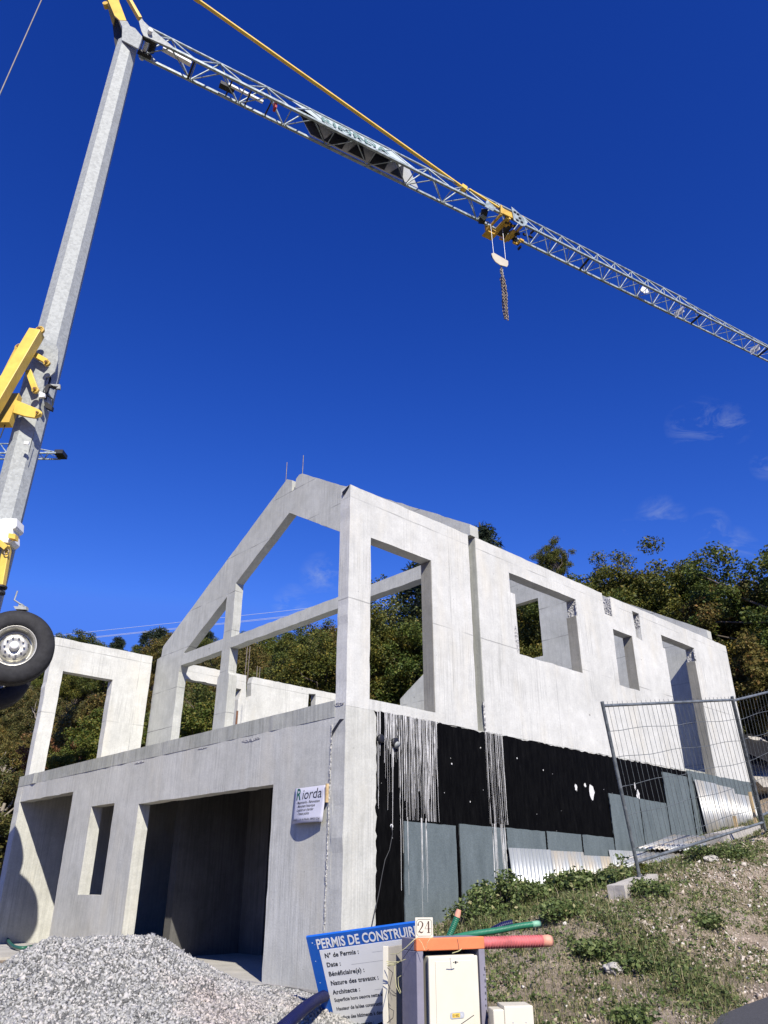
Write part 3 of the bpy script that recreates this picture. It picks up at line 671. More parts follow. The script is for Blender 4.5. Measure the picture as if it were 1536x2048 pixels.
# mast foot: white gearbox and yellow ram
cpart('gearbox', 'white_paint', plate([(-40,1050),(8,1036),(34,1037),(33,1052),(30,1056),(25,1058),(25,1080),(18,1086),(-40,1078)], 12.05, .3), bevel=.01)
cpart('ram', 'yellow_paint', MB().bar(rS(15, 1093, 12.1), rS(1, 1172, 12.1), .12, .12, up=FW), bevel=.01)
cpart('ram', 'yellow_paint', plate([(17,1066),(31,1068),(30,1078),(16,1075)], 11.95, .12))
cpart('ram', 'yellow_paint', MB().bar(rS(-10, 1078, 12.0), rS(14, 1097, 12.0), .09, .09, up=FW))
cpart('flange', 'dark_steel', MB().lathe(rS(0,1176,12.1), (0,0,1), [(0,-.10),(.10,-.10),(.10,-.07),(.05,-.07),(.05,0),(.11,0),(.11,.03),(0,.03)], 20, False))
m = MB(); hub = rS(13, 1104, 12.0); pts = [hub+RT*.04*math.cos(a)+Vector((0,0,.05*math.sin(a))) for a in [i*.5236 for i in range(13)]]; m.tube(pts, .010, 6, False); cpart('shackle', 'chain_steel', m)
# chassis and ballast standing on the ground (outside the picture)
g = CB.z
m = MB(); m.box((CB.x-1.3,CB.y-1.0,g+.7),(CB.x+.5,CB.y+1.0,g+1.25)); m.bar((CB.x-1.9,CB.y-1.9,g+.45),(CB.x+1.2,CB.y+1.6,g+.45),.3); m.bar((CB.x-1.9,CB.y+1.9,g+.45),(CB.x+.6,CB.y-1.3,g+.45),.3)
cpart('chassis', 'yellow_paint', m, bevel=.02)
# transport axle carried high on the crane: two wheels
WC = Vector((-2.1, 5.75, 4.47)); wa = (-FW*math.cos(.42)+RT*math.sin(.42)).normalized()

def wheel(c, ax):
    w = empty('wheel', (c-CB), None, None); w.parent = CR
    def b(mb, name, mat): return mb.build(name, mat, w)
    tw = .30
    tp = [(.315,-.02),(.33,.015),(.40,.035),(.50,.03),(.565,.005),(.585,-.02),(.592,-.03),(.585,-.036),(.598,-.044),(.605,-.06),(.605,-.09),(.590,-.095),(.590,-.105),(.605,-.11),(.605,-.145),(.590,-.15),(.590,-.16),(.605,-.165),(.605,-.20),(.590,-.205),(.590,-.215),(.605,-.22),(.60,-.26),(.57,-.30),(.48,-.33),(.33,-.31),(.315,-.28)]
    b(MB().lathe((0,0,0), ax, tp, 72), 'tyre', 'rubber')
    rp = [(.318,-.012),(.335,.008),(.328,.014),(.312,.004),(.295,-.02),(.285,-.06),(.278,-.15),(.245,-.165),(.235,-.15),(.215,-.085),(.19,-.062),(.13,-.055),(.115,-.06),(.0,-.06)]
    b(MB().lathe((0,0,0), ax, rp, 56), 'rim', 'rim_steel')
    b(MB().lathe((0,0,0), ax, [(.0,.03),(.055,.03),(.062,.02),(.066,-.02),(.078,-.025),(.08,-.058),(0,-.058)], 32), 'hub', 'white_paint')
    u, v = ortho(ax); n = MB(); h = MB()
    for k in range(10):
        a = k*.6283; p = (u*math.cos(a)+v*math.sin(a))*.145; b(MB().lathe(p-ax*.058, ax, [(0,0),(.016,0),(.016,.035),(0,.04)], 6, False), 'lug_nut', 'rim_steel')
    for k in range(8):
        a = k*.7854+.2; p = (u*math.cos(a)+v*math.sin(a))*.205
        t = (u*-math.sin(a)+v*math.cos(a)); rr = (u*math.cos(a)+v*math.sin(a))
        b(MB().poly([p+t*.032*math.cos(q)+rr*.017*math.sin(q)-ax*(.072-.0*q) for q in [i*.5236 for i in range(12)]], ax*.006), 'rim_hole', 'dark_steel')
    return w
W2 = rS(-16, 1356, (WC-CAM).dot(FW)+1.3); wheel(WC, wa); wheel(W2, (W2-WC).normalized())
cpart('axle', 'dark_steel', MB().cyl(WC.lerp(W2,.12), WC.lerp(W2,.88), .09, 14)); cpart('axle_beam', 'dark_steel', MB().bar(WC.lerp(W2,.5), WC.lerp(W2,.5)-RT*1.0, .18))
m = MB(); s_ = 12.1; m.tube([rS(35,1182,s_), rS(28.5,1200,s_), rS(42,1209,s_)], .014, 6); m.poly([rS(a,b,s_) for a,b in ((27,1212),(30,1218),(52,1219),(52,1212),(46,1214),(44,1207),(38,1207),(36,1213))], FW*.1)
cpart('bracket', 'galvanised', m)
# jib: lattice with two lower chords and one upper chord
def lattice(P, a, b, bays, w, par, mat, base, r=.034, rd=.019, ztop=.78, ztop2=None, zig=True):
    """P(j, n, z); lower chords n=0 and n=-w, top chord n=-w/2"""
    ztop2 = ztop if ztop2 is None else ztop2
    ch = MB(); dg = MB(); L = b-a
    zt = lambda j: ztop+(ztop2-ztop)*(j-a)/L
    ch.bar(P(a,0,0), P(b,0,0), r*2.1, r*2.1, up=(0,0,1)); ch.bar(P(a,-w,0), P(b,-w,0), r*2.1, r*2.1, up=(0,0,1)); ch.tube([P(a,-w/2,zt(a)), P(b,-w/2,zt(b))], r*1.05, 8)
    st = L/bays
    for i in range(bays):
        j = a+i*st; mid = j+st/2; e = j+st
        for n in (0, -w):
            dg.tube([P(j,n,0), P(mid,-w/2,zt(mid)), ], rd, 6); dg.tube([P(mid,-w/2,zt(mid)), P(e,n,0)], rd, 6)
        dg.tube([P(j,0,0), P(mid,-w,0)], rd*.8, 6); dg.tube([P(mid,-w,0), P(e,0,0)], rd*.8, 6)
        if zig: dg.tube([P(j,0,0), P(j,-w,0)], rd*.7, 6)
    ch.build('chord', mat, par, base); dg.build('lattice', mat, par, base)
JIB = empty('jib', (0,0,0), None, None); JIB.parent = CR
PJ = lambda j, n, z: jp(j, n, J0.z+z)
lattice(PJ, .0, 12.2, 9, .60, JIB, 'jib_steel', CB, .034, .022)
lattice(PJ, 12.2, 20.6, 10, .60, JIB, 'jib_steel', CB, .032, .016, zig=True)
lattice(PJ, 20.6, 27.6, 8, .56, JIB, 'jib_steel', CB, .026, .013, .66, .45)
# mast head
def pc(l): return [(190+a/6.144, b/6.144) for a, b in l]
cpart('mast_head', 'galvanised', plate(pc([(300,250),(395,258),(430,320),(490,345),(580,450),(560,520),(530,595),(330,490),(335,330)]), 12.2, .04))
cpart('mast_head', 'dark_steel', plate(pc([(240,190),(300,255),(330,340),(325,470),(300,540),(265,640),(240,520),(215,300)]), 12.55, .12))
cpart('mast_head', 'yellow_paint', plate(pc([(120,-1300),(330,-1300),(290,0),(385,250),(300,245),(240,190),(160,0)]), 12.2, .05))
cpart('mast_head', 'yellow_dark', plate(pc([(90,-1300),(130,-1300),(165,0),(245,190),(225,300),(200,260),(140,30)]), 12.5, .05))  # dark side of the yellow strut, its shade put into the plate colour
cpart('mast_head', 'yellow_dark', MB().lathe(rS(211,8,12.2), -FW, [(0,-.1),(.07,-.1),(.07,.03),(0,.03)], 18, False))
cpart('head_strut', 'yellow_paint', MB().bar(rN(280, 38), rN(150,-190), .09, .12, up=JN), bevel=.006)
cpart('head_gusset', 'galvanised', MB().poly([rN(a, b, -.64) for a, b in pc([(540,262),(575,225),(600,262),(690,350),(960,575),(940,590),(600,440),(570,380)])], JN*.02))
cpart('head_gusset', 'galvanised', MB().poly([rN(a, b, .03) for a, b in pc([(600,610),(640,620),(740,735),(700,740),(640,700)])], JN*.02))
cpart('jib_winch', 'white_paint', MB().bar(jp(.5,-.42,20.50), jp(1.25,-.42,20.44), .12, .10, up=(0,0,1))); cpart('head_pin', 'white_paint', MB().cyl(jp(.1,-.75,20.5), jp(.1,.15,20.5), .06))
cpart('jib_foot', 'dark_steel', MB().bar(jp(-.05,-.52,20.42), jp(.30,-.52,20.42), .10, .10, up=(0,0,1))); cpart('jib_foot', 'dark_steel', MB().bar(jp(-.05,-.08,20.42), jp(.30,-.08,20.42), .10, .10, up=(0,0,1))); cpart('jib_winch', 'dark_steel', MB().cyl(jp(.25,-.5,20.62), jp(.25,-.1,20.62), .10)); cpart('jib_brace', 'dark_steel', MB().bar(jp(1.3,-.58,20.40), jp(1.3,-.02,20.40), .05, .08, up=(0,0,1)))
for j in (2.35,2.9,3.5): cpart('jib_brace', 'dark_steel', MB().bar(jp(j,-.6,20.42), jp(j,-.0,20.42), .035, .05, up=(0,0,1)))
cpart('counter_winch', 'white_paint', MB().bar(jp(2.3,-.36,20.45), jp(3.3,-.36,20.43), .07, .07, up=(0,0,1))); cpart('counter_winch', 'dark_steel', MB().bar(jp(2.1,-.25,20.46), jp(2.5,-.25,20.46), .16, .12, up=(0,0,1)))
cpart('jib_winch', 'red_paint', MB().bar(jp(3.62,-.48,20.2), jp(3.62,-.48,20.5), .16, .06, up=JD))
# tie bar and back rope
T0 = rN(922, 373); T1 = rN(378,-12); T2 = T1+(T1-T0)*.35
cpart('tie_bar', 'yellow_paint', MB().bar(T0, T2, .055, .10, up=JN), bevel=.006)
cpart('tie_bar', 'yellow_paint', MB().bar(T1+(T0-T1)*.035, T1-(T0-T1)*.3, .075, .12, up=JN), bevel=.006)
cpart('tie_bar', 'yellow_paint', MB().bar(T0+Vector((0,0,.0)), T0+(T0-T1)*.02, .16, .16, up=JN))
cpart('tie_bar', 'yellow_paint', MB().bar(jp(10.3,-.40,21.05), jp(11.5,-.46,20.80), .05, .07, up=JN))
cpart('back_rope', 'rope_steel', MB().tube([rS(-250,752,13.3), rS(83,0,13.3), rS(150,-152,13.3)], .018, 8))
cpart('mast_rope', 'cable_steel', MB().tube([rS(0,188+615,11.9), rS(-8,870,11.9)], .012, 6))
m = MB(); m.tube([rS(69,860,12.1), rS(58,905,12.15)], .006, 5); m.tube([rS(10,850,12.0), rS(0,876,12.0)], .012, 5); cpart('mast_rope', 'dark_steel', m)
cpart('bracket', 'white_paint', MB().bar(rS(49,886,12.1), rS(58,887,12.1), .03, .06))
# company banners hung inside the jib
def bn(j, n, z): return jp(j, n, J0.z+z)
b1 = [(4.35,.50),(4.9,.06),(8.15,.05),(7.7,.47),(7.2,.52)]
def banner(side_, pts):
    return MB().poly([bn(j, -.3+side_*(.30*(1-z/.78))-side_*.012, z) for j, z in pts], JN*side_*.004)
o = cpart('banner', 'banner', banner(-1, [(4.15,.74),(5.15,.06),(8.35,.06),(7.6,.74)]), JIB)
X_ = JD; Y_ = (bn(5,-.3,.78)-bn(5,-.6,0)).normalized(); Z_ = X_.cross(Y_)
org = bn(5.0,-.6,.0)+Y_*.20-JN*.035
mt = Matrix(((X_.x,Y_.x,Z_.x,org.x),(X_.y,Y_.y,Z_.y,org.y),(X_.z,Y_.z,Z_.z,org.z),(0,0,0,1)))
t = text_obj('RIORDA', .56, 'banner_letter', mt, o, sx=1.05, bold=.012, base=CB, spacing=1.05)
fb = cpart('banner', 'banner_back', banner(1, [(4.3,.66),(4.9,.07),(8.6,.07),(8.0,.66)]), JIB)
def bk(j, z): return bn(j, -.3+.30*(1-z/.78)-.03, z)
for pts in (((4.3,.62),(4.9,.10),(5.35,.10),(4.9,.62)),((5.3,.10),(5.9,.10),(6.1,.62),(5.6,.5)),((6.1,.12),(6.7,.12),(6.45,.60)),((6.8,.10),(7.35,.10),(7.5,.62),(7.0,.55)),((7.55,.10),(8.0,.10),(7.95,.55))):
    cpart('banner_print', 'ink', MB().poly([bk(*q) for q in pts], JN*.002), fb)
for j, zz in ((20.0,.02),(24.4,.02)):
    o = cpart('length_sign', 'white_paint', MB().bar(jp(j,-.5,20.3), jp(j,-.1,20.3), .02, .26, up=(0,0,1)), JIB)
    X_ = -JN*1.0; X_ = JN*-1; Y_ = Vector((0,0,1)); 
    X_ = -(Y_.cross(-JD)) ; Z_ = -JD; X_ = Y_.cross(Z_); org = jp(j-.012, -.3, 20.23)-X_*.17
    mt = Matrix(((X_.x,Y_.x,Z_.x,org.x),(X_.y,Y_.y,Z_.y,org.y),(X_.z,Y_.z,Z_.z,org.z),(0,0,0,1)))
    text_obj('21 m' if j < 22 else '25 m', .15, 'ink', mt, o, sx=.9, base=CB, extrude=.001)
for j in (15.2,20.9,24.9,26.2): cpart('pulley_bracket', 'dark_steel', MB().bar(jp(j,-.58,20.38), jp(j+.10,-.02,20.38), .06, .05, up=(0,0,1)), JIB)
m = MB(); m.poly([jp(j,-.3,20.4+z) for j, z in ((18.0,.05),(18.2,.0),(18.45,.16),(18.4,.33),(18.15,.3))], JN*.03); cpart('pulley_bracket', 'white_paint', m, JIB)
# trolley with winch under the jib
TR = empty('trolley', (0,0,0), None, None); TR.parent = CR
jt = 11.75
m = MB()
for n in (-.70, .10):
    m.bar(jp(jt-.46,n,20.40), jp(jt+.46,n,20.40), .04, .24, up=(0,0,1))
    for dj in (-.44,.44): m.bar(jp(jt+dj,n,20.24), jp(jt+dj,n,20.60), .07, .07, up=JN)
for dj in (-.44,-.1,.44): m.bar(jp(jt+dj,-.70,20.24), jp(jt+dj,.10,20.24), .07, .08, up=(0,0,1))
m.bar(jp(jt-.45,.20,20.22), jp(jt-.05,.20,20.22), .28, .05, up=(0,0,1))
m.build('trolley_frame', 'trolley_yellow', TR, CB, bevel=.008)
m = MB().cyl(jp(jt+.05,-.5,20.24), jp(jt+.05,-.05,20.24), .13, 20)
m.build('trolley_drum', 'dark_steel', TR, CB)
for dj in (-.42,.42):
    for n in (-.66,.05): MB().cyl(jp(jt+dj,n-.04,20.50), jp(jt+dj,n+.04,20.50), .075, 18).build('trolley_wheel', 'dark_steel', TR, CB)
for k in range(34):
    rr = random.Random(k); p = jp(jt+rr.uniform(-.1,.95), rr.uniform(-.6,.1), 20.2+rr.uniform(-.08,.12)); MB().frame(p, JD, JN, (0,0,1), rr.uniform(.02,.08), rr.uniform(.02,.09), rr.uniform(.015,.05)).build('winch_part', 'dark_steel' if k % 4 else 'trolley_yellow', TR, CB)
for a_, b_, r_ in ((jp(jt-.15,-.66,20.28), jp(jt-.15,-.1,20.28), .06), (jp(jt+.3,-.4,20.16), jp(jt+.3,.1,20.16), .07)): MB().cyl(a_, b_, r_, 14).build('trolley_drum', 'yellow_dark', TR, CB)
m = MB().poly([rN(a,b,-.76) for a,b in ((1023,413),(1031,420),(1047,434),(1056,444),(1050,452),(1044,452),(1028,440))], JN*.02)
m.build('trolley_plate', 'jib_steel', TR, CB); MB().poly([rN(a,b,-.64) for a,b in ((974,399),(992,416),(986,422),(970,413))], JN*.02).build('trolley_plate', 'jib_steel', TR, CB)
MB().bar(jp(jt-.95,-.5,20.3), jp(jt-.75,-.05,20.3), .2, .14, up=(0,0,1)).build('trolley_motor', 'dark_steel', TR, CB); MB().bar(jp(jt-.98,-.35,20.27), jp(jt-.78,-.30,20.27), .12, .16, up=(0,0,1)).build('trolley_motor', 'jib_steel', TR, CB)
m = MB()
for px, py in ((1030,424),(1036,428),(1040,436),(1035,440),(1044,444)): 
    p = rN(px,py,-.775); m.frame(p, JD, JN, (0,0,1), .05, .006, .03)
m.build('trolley_slot', 'black_plastic', TR, CB)
HB = rN(1000, 519, -.3); jh = (HB-J0).dot(JD)
m = MB(); a1, a2 = rN(987,506), rN(1011,518)
m.tube([jp(jh-.27,-.3,20.2), a1], .010, 6); m.tube([jp(jh+.22,-.3,20.15), a2], .010, 6); cpart('hoist_rope', 'cable_steel', m)
HBK = empty('hook_block', (0,0,0), None, None); HBK.parent = CR
bp = [(880+a/6.2, 330+b/6.2) for a, b in ((638,1098),(665,1085),(845,1190),(846,1235),(832,1262),(745,1238),(690,1200),(655,1150))]
for n in (-.40,-.22): MB().poly([rN(a,b,n) for a,b in bp], JN*.022).build('cheek_plate', 'cream_paint', HBK, CB)
m = MB(); 
for a, b in ((990,512),(1008,525)): m.lathe(rN(a,b,-.36), JN, [(0,0),(.11,0),(.09,.03),(.11,.06),(0,.06)], 20)
m.build('sheave', 'dark_steel', HBK, CB)
hk = rN(1002,531,-.3); pts = [hk+JD*.0+Vector((0,0,.02)), hk-Vector((0,0,.06)), hk+JD*.05-Vector((0,0,.13)), hk+JD*.04-Vector((0,0,.21)), hk-JD*.02-Vector((0,0,.25)), hk-JD*.07-Vector((0,0,.20))]
MB().tube(pts, [.025,.022,.022,.022,.018,.008], 8).build('hook', 'galvanised', HBK, CB)
# lifting chain hooked over the hook: a thing of its own
zt_, zb_ = hk.z-.20, rN(1009,640,-.3).z
CH = empty('lifting_chain', (hk.x, hk.y, zb_), 'doubled steel lifting chain hanging from the crane hook against the blue sky', 'chain')
def link(mb, c, d, n, L=.055, Wd=.036, r=.0085):
    pts = [c+d*(L/2*math.sin(a))*1.0+n*(Wd/2*math.cos(a)) for a in [i*math.pi/5 for i in range(11)]]
    mb.tube(pts, r, 5, False)
for k, (ox, on, top, bot) in enumerate(((-.045,-.05,zt_,zb_),(.045,-.02,zt_-.25,zb_+.02),(0.0,.05,zt_-.3,zb_+.1),(.02,-.09,zt_-.5,zb_+.25))):
    m = MB(); z = top; i = 0; rr = random.Random(k)
    while z > bot:
        d = Vector((rr.uniform(-.15,.15), rr.uniform(-.15,.15), 1)).normalized()
        n = (JD if i % 2 else JN); n = (n+Vector((rr.uniform(-.4,.4), rr.uniform(-.4,.4), 0))).normalized()
        link(m, Vector((hk.x, hk.y, z))+JD*(ox+.02*math.sin(z*5+k))+JN*on, d, n, .085, .060, .0125); z -= .062; i += 1
    m.build('chain_strand', 'chain_steel', CH, CH.location)
m = MB(); link(m, Vector((hk.x,hk.y,hk.z-.30)), Vector((0,0,1)), JD, .17, .11, .018); link(m, Vector((hk.x,hk.y,hk.z-.48)), Vector((0,0,1)), JN, .16, .10, .018); m.build('ring', 'galvanised', CH, CH.location)

# ------------------------------------------------------------------ second crane far behind, only the tip of its jib in view
s2 = 45; tip = rS(130, 918, s2); far0 = rS(-900, 905, s2)
FC = empty('distant_crane', (far0.x, far0.y, tz(far0.x, far0.y)), 'distant crane whose thin white jib tip shows behind the mast', 'crane')
d2 = Vector((tip.x-far0.x, tip.y-far0.y, 0)); L2 = d2.length; d2.normalize(); n2 = Vector((-d2.y, d2.x, 0)); z2 = tip.z
P2 = lambda j, n, z: Vector((tip.x, tip.y, z2+z))+d2*(j)+n2*n
FB = FC.location.copy()
lattice(P2, -3.6, -.3, 3, .8, FC, 'jib_steel', FB, .045, .028, .95, .25)
lattice(P2, -L2, -3.6, 20, .8, FC, 'jib_steel', FB, .045, .028, .95, .95)
m = MB().frame(P2(-.15,-.4,.12), d2, n2, (0,0,1), .28, .42, .14); m.build('jib_end', 'dark_steel', FC, FB)
MB().tube([P2(-2.6,-.4,.8), P2(-2.1,-.4,1.0)], [.25,.12], 8).build('jib_end', 'dark_steel', FC, FB)
MB().bar(Vector((far0.x, far0.y, FB.z)), Vector((far0.x, far0.y, z2+1)), 1.0).build('mast', 'galvanised', FC, FB)

# ------------------------------------------------------------------ power lines
for k, (dy, s) in enumerate(((0,62),(11,62),(13,66))):
    a, b, c = rS(-500, 1325+dy, s), rS(560, 1223+dy, s), rS(1150, 1150+dy, s)
    m = MB().tube([a, (a*.5+b*.5)-Vector((0,0,.25)), b, (b*.5+c*.5)-Vector((0,0,.1)), c], .017, 5)
    o = m.build('power_line', 'wire_pale'); tag(o, 'thin pale overhead power line crossing the sky behind the gable', 'power line', 'overhead lines behind the house')
# ------------------------------------------------------------------ gravel heap in front of the garage
def pile(x, y):
    # distance to a short ridge line
    a = np.array([-3.48,-1.12]); b = np.array([-3.05,-1.36]); d = b-a; L2_ = d@d
    t = np.clip(((x-a[0])*d[0]+(y-a[1])*d[1])/L2_, 0, 1)
    dist = np.hypot(x-(a[0]+t*d[0]), y-(a[1]+t*d[1]))
    h = .67-.12*(1-np.exp(-(dist/.5)**2))-np.maximum(0, dist-.1)*(.29+.13*sm(.3, -.6, (x-a[0])*.7+(-(y-a[1]))*.7))
    return np.where((x < -.03) & (y < 1.2-.3*x) & (y > -2.6), np.maximum(h, .012-.02*(x > -.6)), h)
def pz(x, y):
    p = Vector((x, y, 0)); return float(pile(np.float64(x), np.float64(y)))+.035*noise.noise(p*2.2)+.018*noise.noise(p*7)
xs = np.arange(-7.4, .3, .06); ys = np.arange(-5.2, 2.8, .06)
A_, B_ = np.meshgrid(xs, ys); Zp = np.vectorize(pz)(A_, B_); Tt = terr(A_, B_)
Zp = np.where(Zp < Tt-.02, Tt-.06, Zp)
nx_, ny_ = len(xs), len(ys); idx = np.arange(nx_*ny_).reshape(ny_, nx_)
ok = (np.maximum(np.maximum(Zp[:-1,:-1]-Tt[:-1,:-1], Zp[1:,1:]-Tt[1:,1:]), Zp[1:,:-1]-Tt[1:,:-1]) > -.05)
Fp = np.stack([idx[:-1,:-1][ok], idx[:-1,1:][ok], idx[1:,1:][ok], idx[1:,:-1][ok]], 1)
GP = empty('gravel_heap', (-3.3,-1.2,0), 'long heap of pale grey crushed gravel in front of the garage', 'gravel heap')
o = np_mesh('gravel_base', np.stack([A_.ravel()+3.3, B_.ravel()+1.2, Zp.ravel()], 1), Fp, 'gravel_bed', GP, smooth=True)
def stones(name, P, size, mat, parent=None, base=(0,0,0), seed=0, flat=.65, kind=None):
    """many small angular stones at points P (n,3)"""
    r = np.random.default_rng(seed); n = len(P); sz = size if np.ndim(size) else np.full(n, size)
    o8 = np.array([[1,0,0],[-1,0,0],[0,1,0],[0,-1,0],[0,0,1],[0,0,-1]], float)
    V = o8[None]*(r.uniform(.55, 1.25, (n,6,1)))
    V = V+r.normal(0, .18, V.shape); V[:,:,2] *= flat
    q = r.normal(size=(n,4)); q /= np.linalg.norm(q, axis=1)[:,None]; w, x, y, z = q.T
    R = np.stack([1-2*(y*y+z*z),2*(x*y-z*w),2*(x*z+y*w),2*(x*y+z*w),1-2*(x*x+z*z),2*(y*z-x*w),2*(x*z-y*w),2*(y*z+x*w),1-2*(x*x+y*y)],1).reshape(n,3,3)
    V = np.einsum('nij,nkj->nki', R, V)*sz[:,None,None]+P[:,None,:]-np.array(base)
    tri = np.array([[0,2,4],[2,1,4],[1,3,4],[3,0,4],[2,0,5],[1,2,5],[3,1,5],[0,3,5]])
    F = (tri[None]+(np.arange(n)*6)[:,None,None]).reshape(-1,3)
    o = np_mesh(name, V.reshape(-1,3), F, mat, parent)
    if kind: o['kind'] = kind
    return o
r = np.random.default_rng(1); n = 150000
px_ = r.uniform(-6.3, -.2, n*2); py_ = r.uniform(-4.3, 1.6, n*2); zz = np.array([pz(a, b) for a, b in zip(px_, py_)]); keep = zz > terr(px_, py_)-.03
px_, py_, zz = px_[keep], py_[keep], zz[keep]
stones('gravel_stones', np.stack([px_, py_, zz+.002], 1), .006+.016*r.random(len(px_))**1.6+(r.random(len(px_)) < .01)*.012, 'gravel_stone', GP, (-3.3,-1.2,0), 2, kind='stuff')
# the base shows between stones
# loose stones and pebbles on the slope
r = np.random.default_rng(5); n = 90000
x = r.uniform(-3.5, 12, n); y = -4.15+3.9*r.random(n)**1.15
g = np.array([noise.noise(Vector((a*.9, b*.9, 5)))+.5*noise.noise(Vector((a*3, b*3, 1))) for a, b in zip(x, y)])
edge = np.exp(-((y+4.05)/.35)**2)
keep = (g+edge*.9+.30*(x > 2.2)-.18*(x < 1.5) > r.uniform(-.30, .40, n)); x, y = x[keep], y[keep]
sz = .008+.020*r.random(len(x))**3+ (r.random(len(x)) < .012)*.025
P = np.stack([x, y, terr(x, y)+sz*.2], 1)
for i in range(len(x)):
    p = Vector((x[i], y[i], 0)); P[i,2] += (.05 if x[i] > -1 else .015)*min(1, max(0,(y[i]+4.05)/.5))*(noise.noise(p*1.3)+.6*noise.noise(p*4.1)+.35*noise.noise(p*9))
o = stones('loose_stones', P, sz, 'slope_stone', None, (0,0,0), 6); tag(o, 'pale loose stones scattered over the bare slope beside the road', 'stones', kind='stuff')
def zr(x, y):   # true surface near the site
    p = Vector((x, y, 0)); amp = (.05 if (y < 0 and x > -1) else .015)*min(1, max(0, (y+4.05)/.5))
    return tz(x, y)+amp*(noise.noise(p*1.3)+.6*noise.noise(p*4.1)+.35*noise.noise(p*9))
# some bigger rocks
def rock(name, c, s, mat, label, cat, group=None, seed=0):
    bm = bmesh.new(); bmesh.ops.create_icosphere(bm, subdivisions=3, radius=1)
    for v in bm.verts:
        p = v.co.copy(); k = 1+.35*noise.noise(p*1.3+Vector((seed*7,0,0)))+.15*noise.noise(p*3.5+Vector((0,seed*3,0)))
        v.co = Vector((p.x*s[0], p.y*s[1], p.z*s[2]))*k
    me = bpy.data.meshes.new(name); bm.to_mesh(me); bm.free(); me.materials.append(M[mat])
    o = bpy.data.objects.new(name, me); COL.objects.link(o); o.location = c; return tag(o, label, cat, group)
for i, (px, py, y0, s, lb) in enumerate(((1218,1718+132,-2.9,(.10,.07,.05),'small white rock among the weeds below the fence corner'),(1432,1765,-2.2,(.13,.09,.05),'flat pale rock on the upper slope under the fence'))):
    p = rY(px, py, y0); rock('rock', (p.x, p.y, zr(p.x, p.y)+.02), s, 'stone_pale', lb, 'rock', seed=i)
for i, (px, py, s, sz_) in enumerate(((1506,1490,19.0,(.55,.5,.45)),(1528,1545,18.4,(.6,.5,.4)),(1535,1440,20.5,(.7,.6,.4)))):
    p = rS(px, py, s); rock('rock', (p.x, p.y, tz(p.x, p.y)+.1), sz_, 'stone_pale', ('rounded pale boulder right of the house end behind the fence','lowest rough boulder at the right edge behind the fence','highest boulder on the bank beyond the house end')[i], 'boulder', seed=10+i)

# ------------------------------------------------------------------ corrugated sheets against the wall
def sheet(x0, x1, z0, z1, y, lean, lab, seed=0, ztop2=None):
    n = max(12, int((x1-x0)/.0127)); vs = []; zt2 = ztop2 if ztop2 is not None else z1
    for j in range(2):
        for i in range(n+1):
            t = i/n; xx = (x1-x0)*t; yy = .017*math.sin(xx/.084*2*math.pi)
            zt = (z0 if j == 0 else z1+(zt2-z1)*t)-z0
            vs.append((xx, yy-(0 if j else lean)-.0, zt))
    f = [(i, i+1, n+2+i, n+1+i) for i in range(n)]
    mb = MB(); mb.add(vs, f, True); o = mb.build('corrugated_sheet', 'corrugated_steel', recalc=False)
    o.location = (x0, y, z0); md = o.modifiers.new('thick', 'SOLIDIFY'); md.thickness = .0012
    return tag(o, lab, 'metal sheet', 'corrugated sheets leaning on the side wall')
sheet(2.88, 3.84, .35, 1.46, -.06, .10, 'leftmost corrugated sheet leaning on the wall next to the tall grey panels')
sheet(3.82, 4.68, .45, 1.45, -.05, .10, 'second corrugated sheet from the left, bluish, with a level top edge')
sheet(4.66, 5.40, .6, 1.405, -.06, .09, 'corrugated sheet with the lowest top edge in the row of sheets')
sheet(5.38, 6.32, .7, 1.50, -.045, .09, 'corrugated sheet rising just right of the lowest sheet')
sheet(6.30, 7.26, .8, 1.50, -.055, .08, 'corrugated sheet behind the lower fence rail, right of the row')
sheet(8.62, 9.45, 1.55, 2.80, -.06, .10, 'tall pale corrugated sheet right of the high grey panel', ztop2=2.79)
sheet(9.43, 10.30, 1.7, 2.78, -.05, .10, 'tall yellowish corrugated sheet under the doorway corner', ztop2=2.76)
sheet(10.28, 11.3, 1.8, 2.66, -.06, .08, 'last corrugated sheet at the far right end of the wall')
for k, (px, py, y, rz, dz) in enumerate(((1330,1750,-1.15,.42,.0),(1350,1740,-1.0,.30,.05),(1372,1730,-.9,.36,.10))):
    p = rY(px, py, y); n = 60; mb = MB(); vs = [(-.75+i*1.5/n*1.0, j*.95-.47, .012*math.sin(j*0+ (j*.95)*80)) for j in (0,1) for i in range(n+1)]
    vs = []; m_ = 60
    for j in range(2):
        for i in range(m_+1): vs.append(((-.7 if j == 0 else .7), -.45+.9*i/m_, .013*math.sin(.9*i/m_/.076*2*math.pi)))
    mb.add(vs, [(i, i+1, m_+2+i, m_+1+i) for i in range(m_)], True); o = mb.build('roofing_sheet', 'corrugated_steel', recalc=False)
    o.location = (p.x, p.y, zr(p.x, p.y)+.05+dz); o.rotation_euler = (math.radians(4), -.17, rz-.3+.0); md = o.modifiers.new('t', 'SOLIDIFY'); md.thickness = .0012
    tag(o, ('lowest corrugated roofing sheet of the flat stack under the fence','middle corrugated roofing sheet of the flat stack under the fence','topmost corrugated roofing sheet of the flat stack under the fence')[k], 'metal sheet', 'flat stack of roofing sheets')

